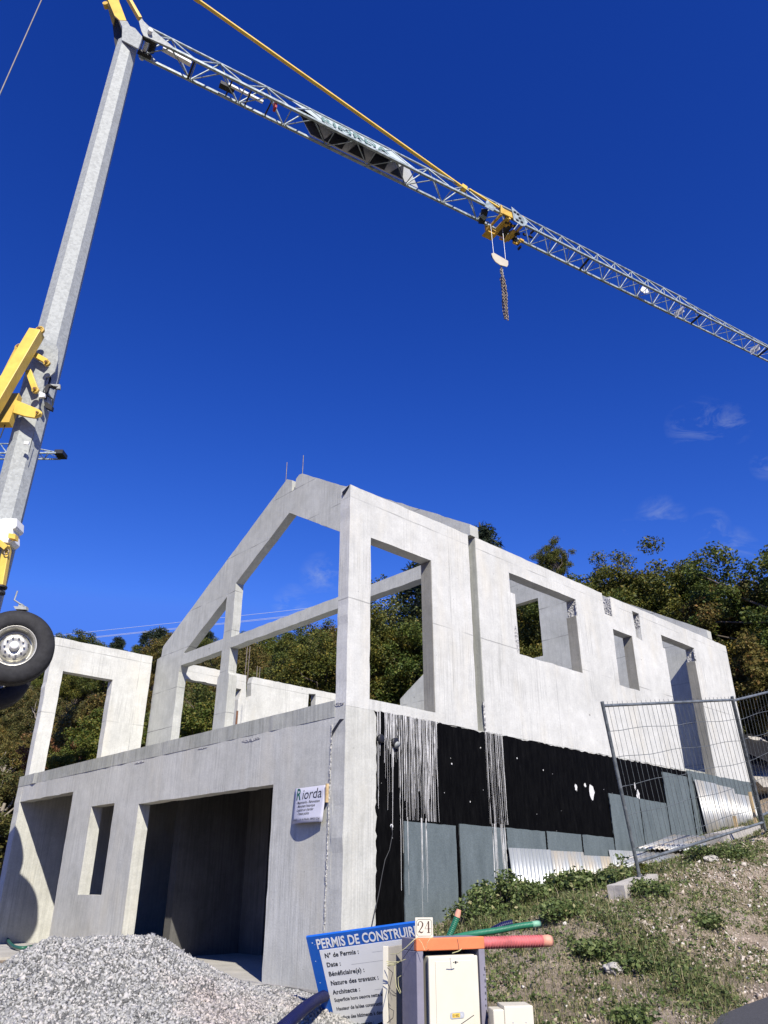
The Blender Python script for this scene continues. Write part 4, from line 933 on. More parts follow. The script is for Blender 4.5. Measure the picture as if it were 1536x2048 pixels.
# ------------------------------------------------------------------ mobile fence
def fence(pa, pb, ta, tb, label, wires=27):
    F = empty('fence_panel', pa, label, 'fence', 'mobile fence panels on the slope')
    base = Vector(pa); up_a = (ta-pa); up_b = (tb-pb)
    m = MB(); m.tube([pa-up_a*.02, ta], .021, 10); m.build('post', 'fence_steel', F, base)
    m = MB(); m.tube([pb-up_b*.02, tb], .021, 10); m.build('post', 'fence_steel', F, base)
    m = MB(); m.tube([pa+up_a*.975, pb+up_b*.975], .018, 10); m.build('rail', 'fence_steel', F, base)
    m = MB(); m.tube([pa+up_a*.08, pb+up_b*.04], .018, 10); m.build('rail', 'fence_steel', F, base)
    m = MB(); G = lambda t, h: (pa+up_a*h)*(1-t)+(pb+up_b*h)*t
    sag = lambda t: .03*math.sin(t*9)
    for i in range(1, wires):
        t = i/wires; m.tube([G(t, .06), G(t+.003*math.sin(i*2.1), .5), G(t, 1.0)], .0027, 4, False)
    for h in (.16,.34,.51,.67,.83): m.tube([G(i/12, h+.006*math.sin(i*1.3+h*20)) for i in range(13)], .0032, 4, False)
    m.build('wire_mesh', 'fence_steel', F, base); return F
ZA = 1.10; pa = rZ(1278,1752,ZA); ta = rZ(1204,1402,ZA+1.98); 
def top_at(px, py, pb, L):     # point on the pixel ray that lies L away from pb and nearest to upright
    d = ray(px, py).normalized(); best = None
    for i in range(400):
        q = CAM+d*(5+i*.05); e = abs((q-pb).length-L)
        if best is None or e < best[0]-1e-4 and abs(q.x-pb.x) < 1.4: best = (e, q)
    return best[1]
pa = rY(1279,1753,-2.05); pb = rY(1529,1655,-2.3); print('fence', pa, zr(pa.x,pa.y), pb, zr(pb.x,pb.y))
ta = top_at(1204,1403,pa,1.98); tb = top_at(1464,1393,pb,1.98)
fence(pa, pb, ta, tb, 'leaning wire fence panel whose frame crosses the doorway in the side wall', 30)
dirp = (pb-pa); pc_ = pb+Vector((.05,.05,.02)); pd = pc_+dirp*.95+Vector((0,.15,.1)); tcx = tb+Vector((.06,.03,.0)); td = tcx+dirp*.95+Vector((.1,.1,.15))
fence(pc_, pd, tcx, td, 'second wire fence panel running out of the picture at the right edge', 28)
def block(name, c, h, rz, mat, lab, cat, tilt=0):
    m = MB().prism([(-h[0],-h[1]),(h[0],-h[1]),(h[0],h[1]),(-h[0],h[1])], [], lambda a,b,t: Vector((a,b,t)), -h[2], h[2], .004, .08, seed=int(abs(c[0]*100)))
    o = m.build(name, mat, bevel=.012); o.location = c; o.rotation_euler = (0, tilt, rz); return tag(o, lab, cat)
block('concrete_block', (pa.x-.18,pa.y-.02,pa.z-.10), (.46,.10,.07), .10, 'stone_pale', 'weathered concrete foot block under the lower fence post', 'concrete block', -.13)
q = rY(1470,1668,-1.6); print('block', q, zr(q.x,q.y)); block('concrete_block', (q.x,q.y,q.z-.03), (.75,.16,.09), .06, 'stone_pale', 'long concrete block lying under the upper fence post', 'concrete block', -.12)
for px, py, py2, y, lb in ((1468,1632,1657,-1.0,'short wooden stake by the upper sheets'),(1506,1585,1645,-.9,'tall wooden stake at the last corrugated sheet')):
    a = rY(px+6, py2, y); b = Vector((a.x-.02, a.y, rY(px, py, y).z)); m = MB().bar(b, a-Vector((0,0,.1)), .05, .03); o = m.build('stake', 'wood', None, a); o.location = a; tag(o, lb, 'wooden stake')
m = MB(); a = rY(1290,1745,-1.6); b = rY(1500,1660,-1.5); 
a = rY(1000+1280/2.621, 1650+480/2.621*0+180, -2.6)
pts = [rY(950+x/2.621, 1650+y/2.621, -2.9) for x, y in ((1020,470),(1110,540),(1205,660))]
o = MB().tube([Vector((p.x,p.y,zr(p.x,p.y)+.03)) for p in pts], [.008,.010,.006], 6).build('dead_branch', 'bark', None, pts[0]); o.location = pts[0]; tag(o, 'bare dark dead branch lying across the stony slope', 'branch')
# black tarpaulin on the bank at the right
ps = [rS(a,b,s) for a,b,s in ((1470,1478,18.3),(1500,1468,18.8),(1545,1478,19),(1600,1490,19),(1600,1560,18),(1540,1525,17.6),(1480,1500,17.8))]
m = MB().poly(ps, Vector((0,0,.02))); o = m.build('tarpaulin', 'black_plastic', None, ps[0]); o.location = ps[0]; tag(o, 'black tarpaulin spread on the bank behind the fence at the right', 'tarpaulin')

# ------------------------------------------------------------------ company board on the garage wall
SB = empty('company_board', (-.02,.6,1.86), 'pale lilac company board with green and black lettering on the garage wall', 'sign')
pA, pB, pC, pD = rX(592,1578,-.02), rX(656,1569,-.03), rX(652,1643,-.05), rX(588,1650,-.09)
m = MB(); n = 12; vs = []
def SBp(u, v): # u 0 left..1 right, v 0 top..1 bottom; bowed board
    y = .895-.60*u-.012*v*(1-u)+.018*v*u; z = 2.068-.405*v-.006*u*0; x = -.018-.06*v*math.sin(math.pi*min(1,u*.95+.02))-.028*v
    return Vector((x, y, z))
for j in range(7):
    for i in range(n+1): vs.append(SBp(i/n, j/6))
m.add(vs, [(j*(n+1)+i, j*(n+1)+i+1, (j+1)*(n+1)+i+1, (j+1)*(n+1)+i) for j in range(6) for i in range(n)], True)
o = m.build('board', 'sign_lilac', SB, SB.location, recalc=False); md = o.modifiers.new('t','SOLIDIFY'); md.thickness = .003; md.offset = 0
def bow_text(s, u0, v0, h, wid, mat, bold=0.0, name='lettering'):
    t = text_obj(s, 1.0, mat, Matrix.Identity(4), SB, name, bold=bold, extrude=0.0)
    me = t.data; xs_ = [v.co.x for v in me.vertices]; w = max(xs_)-min(xs_); x0 = min(xs_)
    for v in me.vertices:
        u = u0+(v.co.x-x0)/w*wid; vv = v0-v.co.y*h/.405
        p = SBp(min(max(u,0),1), min(max(vv,0),1)); v.co = p+Vector((-.004,0,0))-Vector(SB.location)
    return t
bow_text('R', .09, .335, .185, .155, 'ink_green', .02); bow_text('iorda', .30, .335, .165, .60, 'ink', .0)
for k, (a, b, c_) in enumerate(((.10,'- Maçonnerie - Rénovation',.76),(.145,'- Monument historique',.60),(.145,'- Location sur chantier',.58),(.20,'- Travaux publics',.42))):
    bow_text(b, a+.01, .46+k*.105, .044, c_, 'ink', .008)
bow_text('9, 876231 - 2 ch. du Moulin, 38930 Clel', .05, .93, .032, .88, 'ink')
m = MB().box((-.045,.262,1.87),(-.004,.283,2.075)); m.build('batten', 'wood', SB, SB.location)
# cable hanging on the black wall
pts = [rY(a,b,-.03) for a,b in ((783,1650),(785,1668),(779,1700),(770,1720),(764,1750),(757,1790),(748,1830),(742,1860))]
o = MB().tube(pts, .006, 6).build('cable', 'dark_steel', None, pts[-1]); o.location = pts[-1]; tag(o, 'thin dark cable hanging from a hole in the black coated wall', 'cable')
m = MB().lathe(rY(783,1652,-.006), (0,-1,0), [(0,0),(.022,0),(.022,.006),(0,.006)], 14, False); m.build('cable_hole_patch', 'white_drip', H)
# steel prop standing on the slab behind the gable
a = rY(472,1455,8.6); PR = empty('shoring_prop', (a.x, a.y, 3.045), 'rusty steel shoring prop with a red foot behind the gable posts', 'prop')
MB().tube([(a.x,a.y,3.045),(a.x,a.y,4.1)], .03, 12).build('tube', 'red_paint', PR, PR.location); MB().tube([(a.x,a.y,4.1),(a.x,a.y,4.7)], .024, 12).build('tube', 'rust', PR, PR.location)
MB().box((a.x-.07,a.y-.07,3.042),(a.x+.07,a.y+.07,3.05)).build('foot_plate', 'red_paint', PR, PR.location)

# ------------------------------------------------------------------ permit board leaning behind the meter pillar
S0 = rS(612,1875,6.0); S1 = rS(860,1841,5.85); ux = (S1-S0); 
best = None
for i in range(400):
    q = rS(652,2054,5.2+i*.004); e = abs((q-S0).normalized().dot(ux.normalized()))
    if best is None or e < best[0]: best = (e, q)
uy = (best[1]-S0).normalized(); ux.normalize(); uz = ux.cross(-uy).normalized()     # uz towards the viewer
if uz.dot(FW) > 0: uz = -uz
PW, PH = (S1-S0).length, 1.12
def sp(x, y, z=0): return S0+ux*x+uy*y+uz*z
fl = sp(PW*.5, PH)
PS = empty('permit_board', (fl.x, fl.y, zr(fl.x, fl.y)), 'tilted blue and white building permit board leaning behind the meter pillar', 'sign')
def pbx(x0,y0,x1,y1,z0,z1): return MB().frame(sp((x0+x1)/2,(y0+y1)/2,(z0+z1)/2), ux, uy, uz, (x1-x0)/2, (y1-y0)/2, (z1-z0)/2)
pbx(0,0,PW,PH,-.02,0).build('board', 'sign_blue', PS, PS.location)
pbx(.072,.105,PW-.03,PH-.05,0,.0012).build('white_field', 'sign_white', PS, PS.location)
def smt(x, y, z=.0018): 
    X_, Y_, Z_, o_ = ux, -uy, uz, sp(x, y, z)
    return Matrix(((X_.x,Y_.x,Z_.x,o_.x),(X_.y,Y_.y,Z_.y,o_.y),(X_.z,Y_.z,Z_.z,o_.z),(0,0,0,1)))
BS = PS.location.copy()
text_obj('PERMIS DE CONSTRUIRE', .098, 'sign_white', smt(.060,.092), PS, sx=.665, bold=.0022, extrude=.0004, base=BS, spacing=1.0)
for k, (s, hh) in enumerate((('N° de Permis :',.047),('Date :',.047),('Bénéficiaire(s) :',.047),('Nature des travaux :',.047),('Architecte :',.047))):
    text_obj(s, hh, 'ink', smt(.10, .165+k*.068), PS, sx=.80, bold=.0012, extrude=.0003, base=BS, spacing=1.06)
for k, s in enumerate(('Superficie hors oeuvre nette autorisée :','Hauteur de la/des construction(s) :','Surface des bâtiments à démolir :','Superficie du terrain :')):
    text_obj(s, .038, 'ink', smt(.10, .492+k*.066), PS, sx=.72, bold=.0006, extrude=.0003, base=BS, spacing=1.0)
m = MB()
for k in range(5):
    y = .168+k*.068; m.add([sp(.10+(.33,.17,.40,.46,.29)[k], y, .0016), sp(PW-.06, y, .0016), sp(PW-.06, y+.0022, .0016), sp(.10+(.33,.17,.40,.46,.29)[k], y+.0022, .0016)], [(0,1,2,3)])
m.build('ruled_line', 'ink_grey', PS, BS)
m = MB().poly([sp(a,b,.0014) for a,b in ((.345,.76),(.47,.715),(.60,.75),(.60,PH-.06),(.375,PH-.06),(.36,.84))], uz*.0006); m.build('house_drawing', 'ink_navy', PS, BS)
m = MB().poly([sp(a,b,.0024) for a,b in ((.325,.755),(.345,.775),(.505,.688),(.66,.775),(.68,.755),(.505,.66),(.40,.716),(.395,.68),(.36,.69),(.372,.73))], uz*.0006)
m.poly([sp(a,b,.0024) for a,b in ((.42,.81),(.47,.77),(.485,.80))], uz*.0006); m.box
for x_ in (.385,.43): m.poly([sp(x_,.93,.0024), sp(x_+.02,.93,.0024), sp(x_+.02,.96,.0024), sp(x_,.96,.0024)], uz*.0006)
m.build('house_drawing', 'ink', PS, BS)
m = MB()
for x_, y_, r_ in ((.035,.045,.004),(.03,.42,.007),(.028,.34,.003),(.03,.18,.003),(.05,.06,.002)): m.poly([sp(x_+r_*math.cos(a), y_+r_*math.sin(a), .0006) for a in [i*.785 for i in range(8)]], uz*.0006)
m.build('paint_spot', 'sign_white', PS, BS)
MB().bar(sp(.15,.3,-.045), sp(.15,PH+.25,-.045), .05, .05).build('post', 'wood', PS, BS); MB().bar(sp(PW-.15,.3,-.045), sp(PW-.15,PH+.2,-.045), .05, .05).build('post', 'wood', PS, BS)

# ------------------------------------------------------------------ meter pillar
a_ = math.radians(64); fu = (FW*math.cos(a_)+RT*math.sin(a_)).normalized(); fv = Vector((-fu.y, fu.x, 0)).normalized()   # fu along the front, fv into the pillar
if fv.dot(FW) < 0: fv = -fv
Q0 = rS(832.5,1877,5.45); zt0 = Q0.z; PWd = None
for i in range(400):
    q = Q0+fu*(.2+i*.001); d = q-CAM; zf = d.dot(FW)*math.cos(PITCH)+d.z*math.sin(PITCH)
    if 768+d.dot(RT)/zf*1537 >= 968: PWd = .2+i*.001; break
gz = tz(Q0.x, Q0.y)-.15
def pp(u, v, z): return Vector((Q0.x, Q0.y, 0))+fu*u+fv*v+Vector((0,0,z))
MP = empty('meter_pillar', pp(PWd/2,.1,gz), 'mauve rendered meter pillar with an orange lintel and a cream cabinet door', 'meter pillar'); MBs = MP.location.copy()
def pbox(u0,u1,v0,v1,z0,z1): return MB().frame(pp((u0+u1)/2,(v0+v1)/2,(z0+z1)/2), fu, fv, (0,0,1), (u1-u0)/2,(v1-v0)/2,(z1-z0)/2)
D_ = .20; jb = .048; lt = .070
m = pbox(0,jb,0,D_,gz,zt0-lt); m.build('jamb', 'mauve_render', MP, MBs, bevel=.004)
m = pbox(PWd-.045,PWd,0,D_,gz,zt0-lt); m.build('jamb', 'mauve_render', MP, MBs, bevel=.004)
pbox(0,PWd,-.003,.035,zt0-lt+.0005,zt0).build('lintel', 'orange_band', MP, MBs, bevel=.006)
pbox(0,PWd,.0355,D_,zt0-lt+.0005,zt0-.001).build('cap', 'mauve_render', MP, MBs, bevel=.004)
pbox(jb,PWd-.045,D_-.03,D_-.005,gz,zt0-lt).build('back_panel', 'dark_steel', MP, MBs)
cw0, cw1, ct = .082, PWd-.078, zt0-.098
pbox(cw0,cw1,.0,D_-.04,gz,ct).build('cabinet_body', 'cabinet', MP, MBs, bevel=.006)
dr = pbox(cw0-.008,cw1+.008,-.022,-.002,gz+.05,ct-.004); dr = dr.build('cabinet_door', 'cabinet', MP, MBs, bevel=.006)
m = pbox(cw0+.035,cw1-.038,-.027,-.0225,gz+.12,ct-.028); m.build('door_panel', 'cabinet', dr, MBs, bevel=.003)
c0 = pp((cw0+cw1)/2+.01,-.028,ct-.036); m = MB().lathe(c0, -fv, [(0,0),(.007,0),(.006,.004),(0,.004)], 14, False); m.frame(c0-fu*.014, fu, fv, (0,0,1), .004,.001,.0018); m.frame(c0+fu*.014, fu, fv, (0,0,1), .004,.001,.0018); m.build('lock', 'ink', dr, MBs)
zc = rS(905,2035,5.45).z; uc = (cw0+cw1)/2+.008
pts = [pp(uc+.048*math.copysign(1,math.cos(t))*.8+.012*math.cos(t), -.0285, zc+.017*math.sin(t)) for t in [i*math.pi/8 for i in range(16)]]
m = MB().poly(pts, -fv*.002); m.build('number_plate', 'ink_grey', dr, MBs)
m = MB().frame(pp(uc-.009,-.0312,zc), fu, fv, (0,0,1), .027,.0006,.0115); m.build('number_plate', 'yellow_paint', dr, MBs)
def pmt(u, v, z): 
    X_, Y_, Z_, o_ = fu, Vector((0,0,1)), -fv, pp(u,v,z); return Matrix(((X_.x,Y_.x,Z_.x,o_.x),(X_.y,Y_.y,Z_.y,o_.y),(X_.z,Y_.z,Z_.z,o_.z),(0,0,0,1)))
text_obj('01482', .021, 'ink', pmt(uc-.034,-.0322,zc-.0075), dr, sx=.85, base=MBs, extrude=.0003); text_obj('1', .022, 'sign_white', pmt(uc+.026,-.0312,zc-.0075), dr, base=MBs, extrude=.0003)
m = MB(); rg = random.Random(2)
for k in range(9): m.frame(pp(PWd-.012+rg.uniform(-.004,.004), -.0005, zt0-.18-k*.033), fu, fv, (0,0,1), .003, .0008, rg.uniform(.003,.010))
m.build('black_mark', 'ink', MP, MBs)
# house number
n0 = rS(828.5,1878,5.5); NPb = Vector(pp(-.005,.06,zt0)); nu = fu; w_ = .114; h_ = .113
nc = rS(848.5,1878,5.52); nc.z = zt0+.001
NB = empty('number_tile', (nc.x, nc.y, zt0), 'cream tile with the number 24 standing on the meter pillar', 'number plate'); NL = NB.location.copy()
fc = (FW*math.cos(math.radians(82))+RT*math.sin(math.radians(82))).normalized(); fd = Vector((-fc.y, fc.x, 0)); 
if fd.dot(FW) < 0: fd = -fd
def nb(x, z, y=0): return NL+fc*x+Vector((0,0,z))+fd*y
MB().frame(nb(0,h_/2), fc, fd, (0,0,1), w_/2, .006, h_/2).build('tile', 'cabinet', NB, NL, bevel=.002)
def nmt(x, z, y=-.0072): 
    X_, Y_, Z_, o_ = fc, Vector((0,0,1)), -fd, nb(x,z,y); return Matrix(((X_.x,Y_.x,Z_.x,o_.x),(X_.y,Y_.y,Z_.y,o_.y),(X_.z,Y_.z,Z_.z,o_.z),(0,0,0,1)))
# serif digits drawn as strokes of varying width
def stroke(m, pts, ws):
    L = []; Rr = []
    for i, p in enumerate(pts):
        a = pts[max(0,i-1)]; b = pts[min(len(pts)-1,i+1)]; dx, dz = b[0]-a[0], b[1]-a[1]; l = math.hypot(dx, dz) or 1; nx_, nz_ = -dz/l*ws[i]/2, dx/l*ws[i]/2
        L.append(nb(p[0]+nx_, p[1]+nz_, -.0068)); Rr.append(nb(p[0]-nx_, p[1]-nz_, -.0068))
    k = len(L); m.add(L+Rr, [(i,i+1,k+i+1,k+i) for i in range(k-1)])
m = MB()
stroke(m, [(-.038,.068),(-.0385,.078),(-.033,.088),(-.024,.092),(-.014,.088),(-.009,.078),(-.011,.066),(-.020,.053),(-.032,.038),(-.038,.030)], [.010,.006,.003,.0035,.006,.009,.009,.006,.004,.003])
stroke(m, [(-.039,.031),(-.034,.035),(-.026,.032),(-.018,.029),(-.010,.031),(-.007,.040)], [.002,.006,.008,.008,.005,.002])
stroke(m, [(.028,.028),(.028,.093)], [.009,.009]); stroke(m, [(.028,.093),(.004,.050),(.042,.050)], [.003,.003,.003]); stroke(m, [(.017,.0285),(.039,.0285)], [.003,.003])
m.build('digits', 'ink_brown', NB, NL)
m = MB(); k_ = .048; z0_, z1_ = .010, .103
cor = [(-k_,z0_+.008),(-k_,z1_-.008),(-k_+.006,z1_-.006),(-k_+.008,z1_),(k_-.008,z1_),(k_-.006,z1_-.006),(k_,z1_-.008),(k_,z0_+.008),(k_-.006,z0_+.006),(k_-.008,z0_),(-k_+.008,z0_),(-k_+.006,z0_+.006),(-k_,z0_+.008)]
stroke(m, cor, [.0022]*len(cor)); m.build('border', 'ink', NB, NL)
# second cabinet standing behind at the left, with twine
L0 = rS(776,1892,5.62); lu = (FW*math.cos(math.radians(24)*1.0)+RT*math.sin(math.radians(24))).normalized(); lv = Vector((-lu.y, lu.x, 0))
SCb = empty('meter_cabinet', (L0.x, L0.y, gz), 'beige and cream meter cabinet standing open-sided left of the pillar, wrapped with twine', 'cabinet'); SL = SCb.location.copy()
m = MB().frame(Vector((L0.x, L0.y, (L0.z+gz)/2))+lu*.15+lv*.016, lu, lv, (0,0,1), .15, .012, (L0.z-gz)/2-.006); m.build('cabinet_side', 'cabinet_beige', SCb, SL, bevel=.003)  # grey-beige side, darker than the cream edge strip
m = MB().frame(Vector((L0.x, L0.y, (L0.z+gz)/2))-lu*.004+lv*.014, lu, lv, (0,0,1), .010, .017, (L0.z-gz)/2); m.build('edge_strip', 'cabinet', SCb, SL, bevel=.003)
# twine
rg = random.Random(12); m = MB()
S_ = 5.36
def tw(px, n=3): return [rS(a+rg.uniform(-.6,.6), b+rg.uniform(-.6,.6), s) for a, b, s in px]
m.tube(tw([(773,1922,5.50),(784,1925,5.48),(800,1923,5.44),(812,1918,5.40)]), .0022, 5, False); m.tube(tw([(773,1926,5.50),(786,1928,5.48),(798,1925,5.46)]), .0022, 5, False)
m.tube(tw([(774,1930,5.50),(785,1930,5.48),(796,1926,5.46)]), .002, 5, False)
m.tube(tw([(780,1908,5.50),(795,1908,5.42),(812,1895,5.38),(828,1880,5.36),(836,1874,5.38)]), .002, 5, False)
m.tube(tw([(790,1928,5.48),(790,1950,5.47),(793,1975,5.46),(800,1988,5.45),(802,1984,5.45),(797,1972,5.45),(796,1955,5.46),(802,1952,5.45)]), .002, 5, False)
m.tube(tw([(852,1896,5.40),(854,1886,5.39),(860,1877,5.38),(866,1874,5.40)]), .0018, 5, False); m.tube(tw([(838,1879,5.38),(844,1886,5.38),(849,1900,5.38)]), .0018, 5, False)
m.tube(tw([(905,1906,5.40),(918,1902,5.40),(924,1898,5.40),(915,1903,5.40)]), .0025, 5, False)
o = m.build('twine', 'twine', None, L0); o.location = L0; tag(o, 'yellowish twine tied round the meter cabinet and the pillar', 'twine')
m = MB(); m.tube(tw([(775,1935,5.50),(786,1945,5.49),(782,1965,5.49),(776,1990,5.5),(778,2015,5.5),(788,2022,5.49),(786,2035,5.49),(774,2046,5.5)]), .0022, 5, False)
m.tube(tw([(776,1932,5.50),(800,1926,5.45),(814,1905,5.40),(830,1885,5.37)]), .0018, 5, False); m.tube(tw([(914,1878,5.40),(917,1890,5.39),(918,1898,5.39)]), .0018, 5, False)
m.tube(tw([(921,2048,5.37),(935,2040,5.36),(948,2030,5.38)]), .0022, 5, False)
o = m.build('wire', 'dark_steel', None, L0); o.location = L0; tag(o, 'thin dark wires hanging loosely down the beige meter cabinet', 'wire')
# small cream box to the right of the pillar
R0 = rS(1008,2012,5.5); RB = empty('junction_box', (R0.x, R0.y, gz), 'small cream electric box standing low on the slope right of the pillar', 'electric box'); RL = RB.location.copy()
ru = (FW*math.cos(math.radians(84))+RT*math.sin(math.radians(84))).normalized(); rv = Vector((-ru.y, ru.x, 0)); rv = rv if rv.dot(FW) > 0 else -rv
MB().frame(Vector((R0.x,R0.y,(R0.z+gz)/2))+ru*.090+rv*.09, ru, rv, (0,0,1), .090, .09, (R0.z-gz)/2).build('cabinet_body', 'cabinet', RB, RL, bevel=.006)
rl_ = -ru*.0
MB().frame(Vector((R0.x,R0.y,(R0.z+gz)/2-.01))-ru*.035+rv*.07, ru, rv, (0,0,1), .034, .07, (R0.z-gz)/2-.008).build('side_flange', 'cabinet', RB, RL, bevel=.006)
m = MB()
for du in (.05,.13): m.lathe(R0+ru*du-rv*.001-Vector((0,0,.085)), -rv, [(0,0),(.004,0),(.003,.002),(0,.002)], 10, False)
m.build('screw', 'ink_grey', RB, RL)

# ------------------------------------------------------------------ conduits
def corr_pipe(name, pts, r, mat, label, tipmat=None, pitch=.022, depth=.12, cat='pipe'):
    pts = [Vector(p) for p in pts]; d = []; tot = 0; seg = []
    for a, b in zip(pts, pts[1:]): seg.append((a, b, (b-a).length)); tot += (b-a).length
    n = int(tot/pitch*4); P = []; Rr = []
    for i in range(n+1):
        t = i/n*tot; 
        for a, b, l in seg:
            if t <= l or (a, b, l) == seg[-1]: P.append(a+(b-a)*min(1, t/l)); break
            t -= l
        Rr.append(r*(1+depth*(.5 if i % 4 in (0,1) else -.5)))
    root = empty(name, P[0], label, cat); B = root.location.copy()
    MB().tube(P, Rr, 14, True, True).build('hose', mat, root, B)
    if tipmat:
        e = P[-1]; dd = (P[-1]-P[-3]).normalized(); MB().lathe(e-dd*.01, dd, [(0,-.0),(r*1.02,0),(r*1.08,.05),(r*.95,.075),(r*.9,.07),(r*.86,.02),(0,.015)], 16).build('tip', tipmat, root, B)
    return root
def smoothp(pts, n=6):
    P = []; pts = [Vector(p) for p in pts]
    for i in range(len(pts)-1):
        p0, p1, p2, p3 = pts[max(0,i-1)], pts[i], pts[i+1], pts[min(len(pts)-1,i+2)]
        for k in range(n):
            t = k/n; P.append(.5*((2*p1)+(p2-p0)*t+(2*p0-5*p1+4*p2-p3)*t*t+(3*p1-p0-3*p2+p3)*t**3))
    return P+[pts[-1]]
corr_pipe('conduit', smoothp([rS(900,1889,5.95), rS(990,1885,6.05), rS(1086,1882,6.15)]), .036, 'pipe_red', 'thick red corrugated conduit lying behind the meter pillar', 'pipe_tip', .020, .24)
corr_pipe('conduit', smoothp([rS(895,1880,6.0), rS(935,1870,6.2), rS(1000,1860,6.35), rS(1035,1853,6.4), rS(1065,1849,6.45)]), .021, 'pipe_green', 'long green corrugated conduit curving above the red one', 'pipe_green_pale', .012, .10)
corr_pipe('conduit', smoothp([rS(893,1885,6.0), rS(903,1862,6.0), rS(910,1845,6.0), rS(914,1834,6.0)]), .021, 'pipe_green', 'short green conduit standing upright behind the pillar with a pale pink tip', None, .012, .08)
p0, p1 = rS(914,1834,6.0), rS(918,1819,6.0); o = MB().tube([p0, (p0+p1)/2, p1], [.021,.020,.016], 12).build('conduit_end', 'pipe_tip', None, p0); o.location = p0; tag(o, 'pale pink end cap of the upright green conduit', 'pipe end')
corr_pipe('conduit', smoothp([rS(985,1862,6.6), rS(1005,1852,6.6), rS(1025,1847,6.6)]), .028, 'pipe_blue', 'short blue conduit half hidden in the weeds behind the green one', None, .014, .12)
corr_pipe('conduit', smoothp([rS(530,2085,4.9), rS(578,2044,5.15), rS(612,2014,5.6), rS(648,1992,6.2), rS(700,1972,6.7)]), .034, 'pipe_blue', 'thick dark blue corrugated conduit coming out from under the permit board', None, .018, .12)
pts = [rZ(a,b,z) for a,b,z in ((-60,1878,.06),(0,1880,.05),(12,1873,.10),(18,1884,.05),(28,1893,.03),(45,1896,.03),(70,1893,.03),(110,1893,.03),(150,1895,.03))]
o = MB().tube(smoothp(pts), .03, 10).build('garden_hose', 'hose_green', None, pts[3]); o.location = pts[3]; tag(o, 'dark green hose lying along the foot of the left garage wall', 'hose')
pts = [rZ(a,b,z) for a,b,z in ((60,1897,.02),(80,1891,.025),(110,1889,.03),(160,1890,.03))]
o = MB().tube(smoothp(pts), .028, 10).build('garden_hose', 'hose_green', None, pts[1]); o.location = pts[1]; tag(o, 'shorter green hose end beside the longer hose near the garage pier', 'hose')
# ------------------------------------------------------------------ vegetation
def leaves(C, per, spread, size, seed, elong=1.6, droop=0.0, up=0.0):
    """C (n,3) cluster centres; returns V,F of folded leaf blades"""
    r = np.random.default_rng(seed); n = len(C); sp_ = spread if np.ndim(spread) else np.full(n, spread)
    N = n*per; c = np.repeat(C, per, 0); s = np.repeat(sp_, per)
    off = r.normal(size=(N,3)); off /= np.linalg.norm(off, axis=1)[:,None]; rad = r.random(N)**.55
    p = c+off*(rad*s)[:,None]*np.array([1,1,.75])
    d = r.normal(size=(N,3)); d[:,2] = d[:,2]*.6+up-droop; d /= np.linalg.norm(d, axis=1)[:,None]
    t = r.normal(size=(N,3)); w = np.cross(d, t); w /= np.linalg.norm(w, axis=1)[:,None]+1e-9
    nn = np.cross(d, w); L = size*r.uniform(.6,1.35,N)[:,None]; Wd = L/elong/2
    a = p-d*L/2; b = p+w*Wd+nn*Wd*.35; e = p+d*L/2; f = p-w*Wd+nn*Wd*.35
    V = np.stack([a,b,e,f], 1).reshape(-1,3); k = np.arange(N)*4
    F = np.stack([k,k+1,k+2,k,k+2,k+3], 1).reshape(-1,3)
    return V, F
def crown_pts(seed, n, rx, rz, zc, hollow=.35, lumps=12):
    r = np.random.default_rng(seed); L = r.normal(size=(lumps,3)); L /= np.linalg.norm(L, axis=1)[:,None]
    L = L*np.array([rx*.56, rx*.56, rz*.50]); Lr = r.uniform(.42,.66,lumps)
    P = []
    while len(P) < n:
        k = r.integers(lumps); d = r.normal(size=3); d /= np.linalg.norm(d); q = L[k]+d*np.array([rx,rx,rz])*Lr[k]*r.uniform(hollow,1.0)
        if q[2] > -rz*1.05: P.append(q)
    P = np.array(P); P[:,2] += zc; return P
def limb(mb, a, b, r0, r1, rng, n=5, wob=.12):
    a = Vector(a); b = Vector(b); L = (b-a).length; pts = []; rs = []
    for i in range(n+1):
        t = i/n; p = a.lerp(b, t)+Vector((rng.gauss(0,1), rng.gauss(0,1), rng.gauss(0,.5)))*wob*L*.3*math.sin(math.pi*t)
        pts.append(p); rs.append(r0+(r1-r0)*t)
    mb.tube(pts, rs, 7, False); return pts
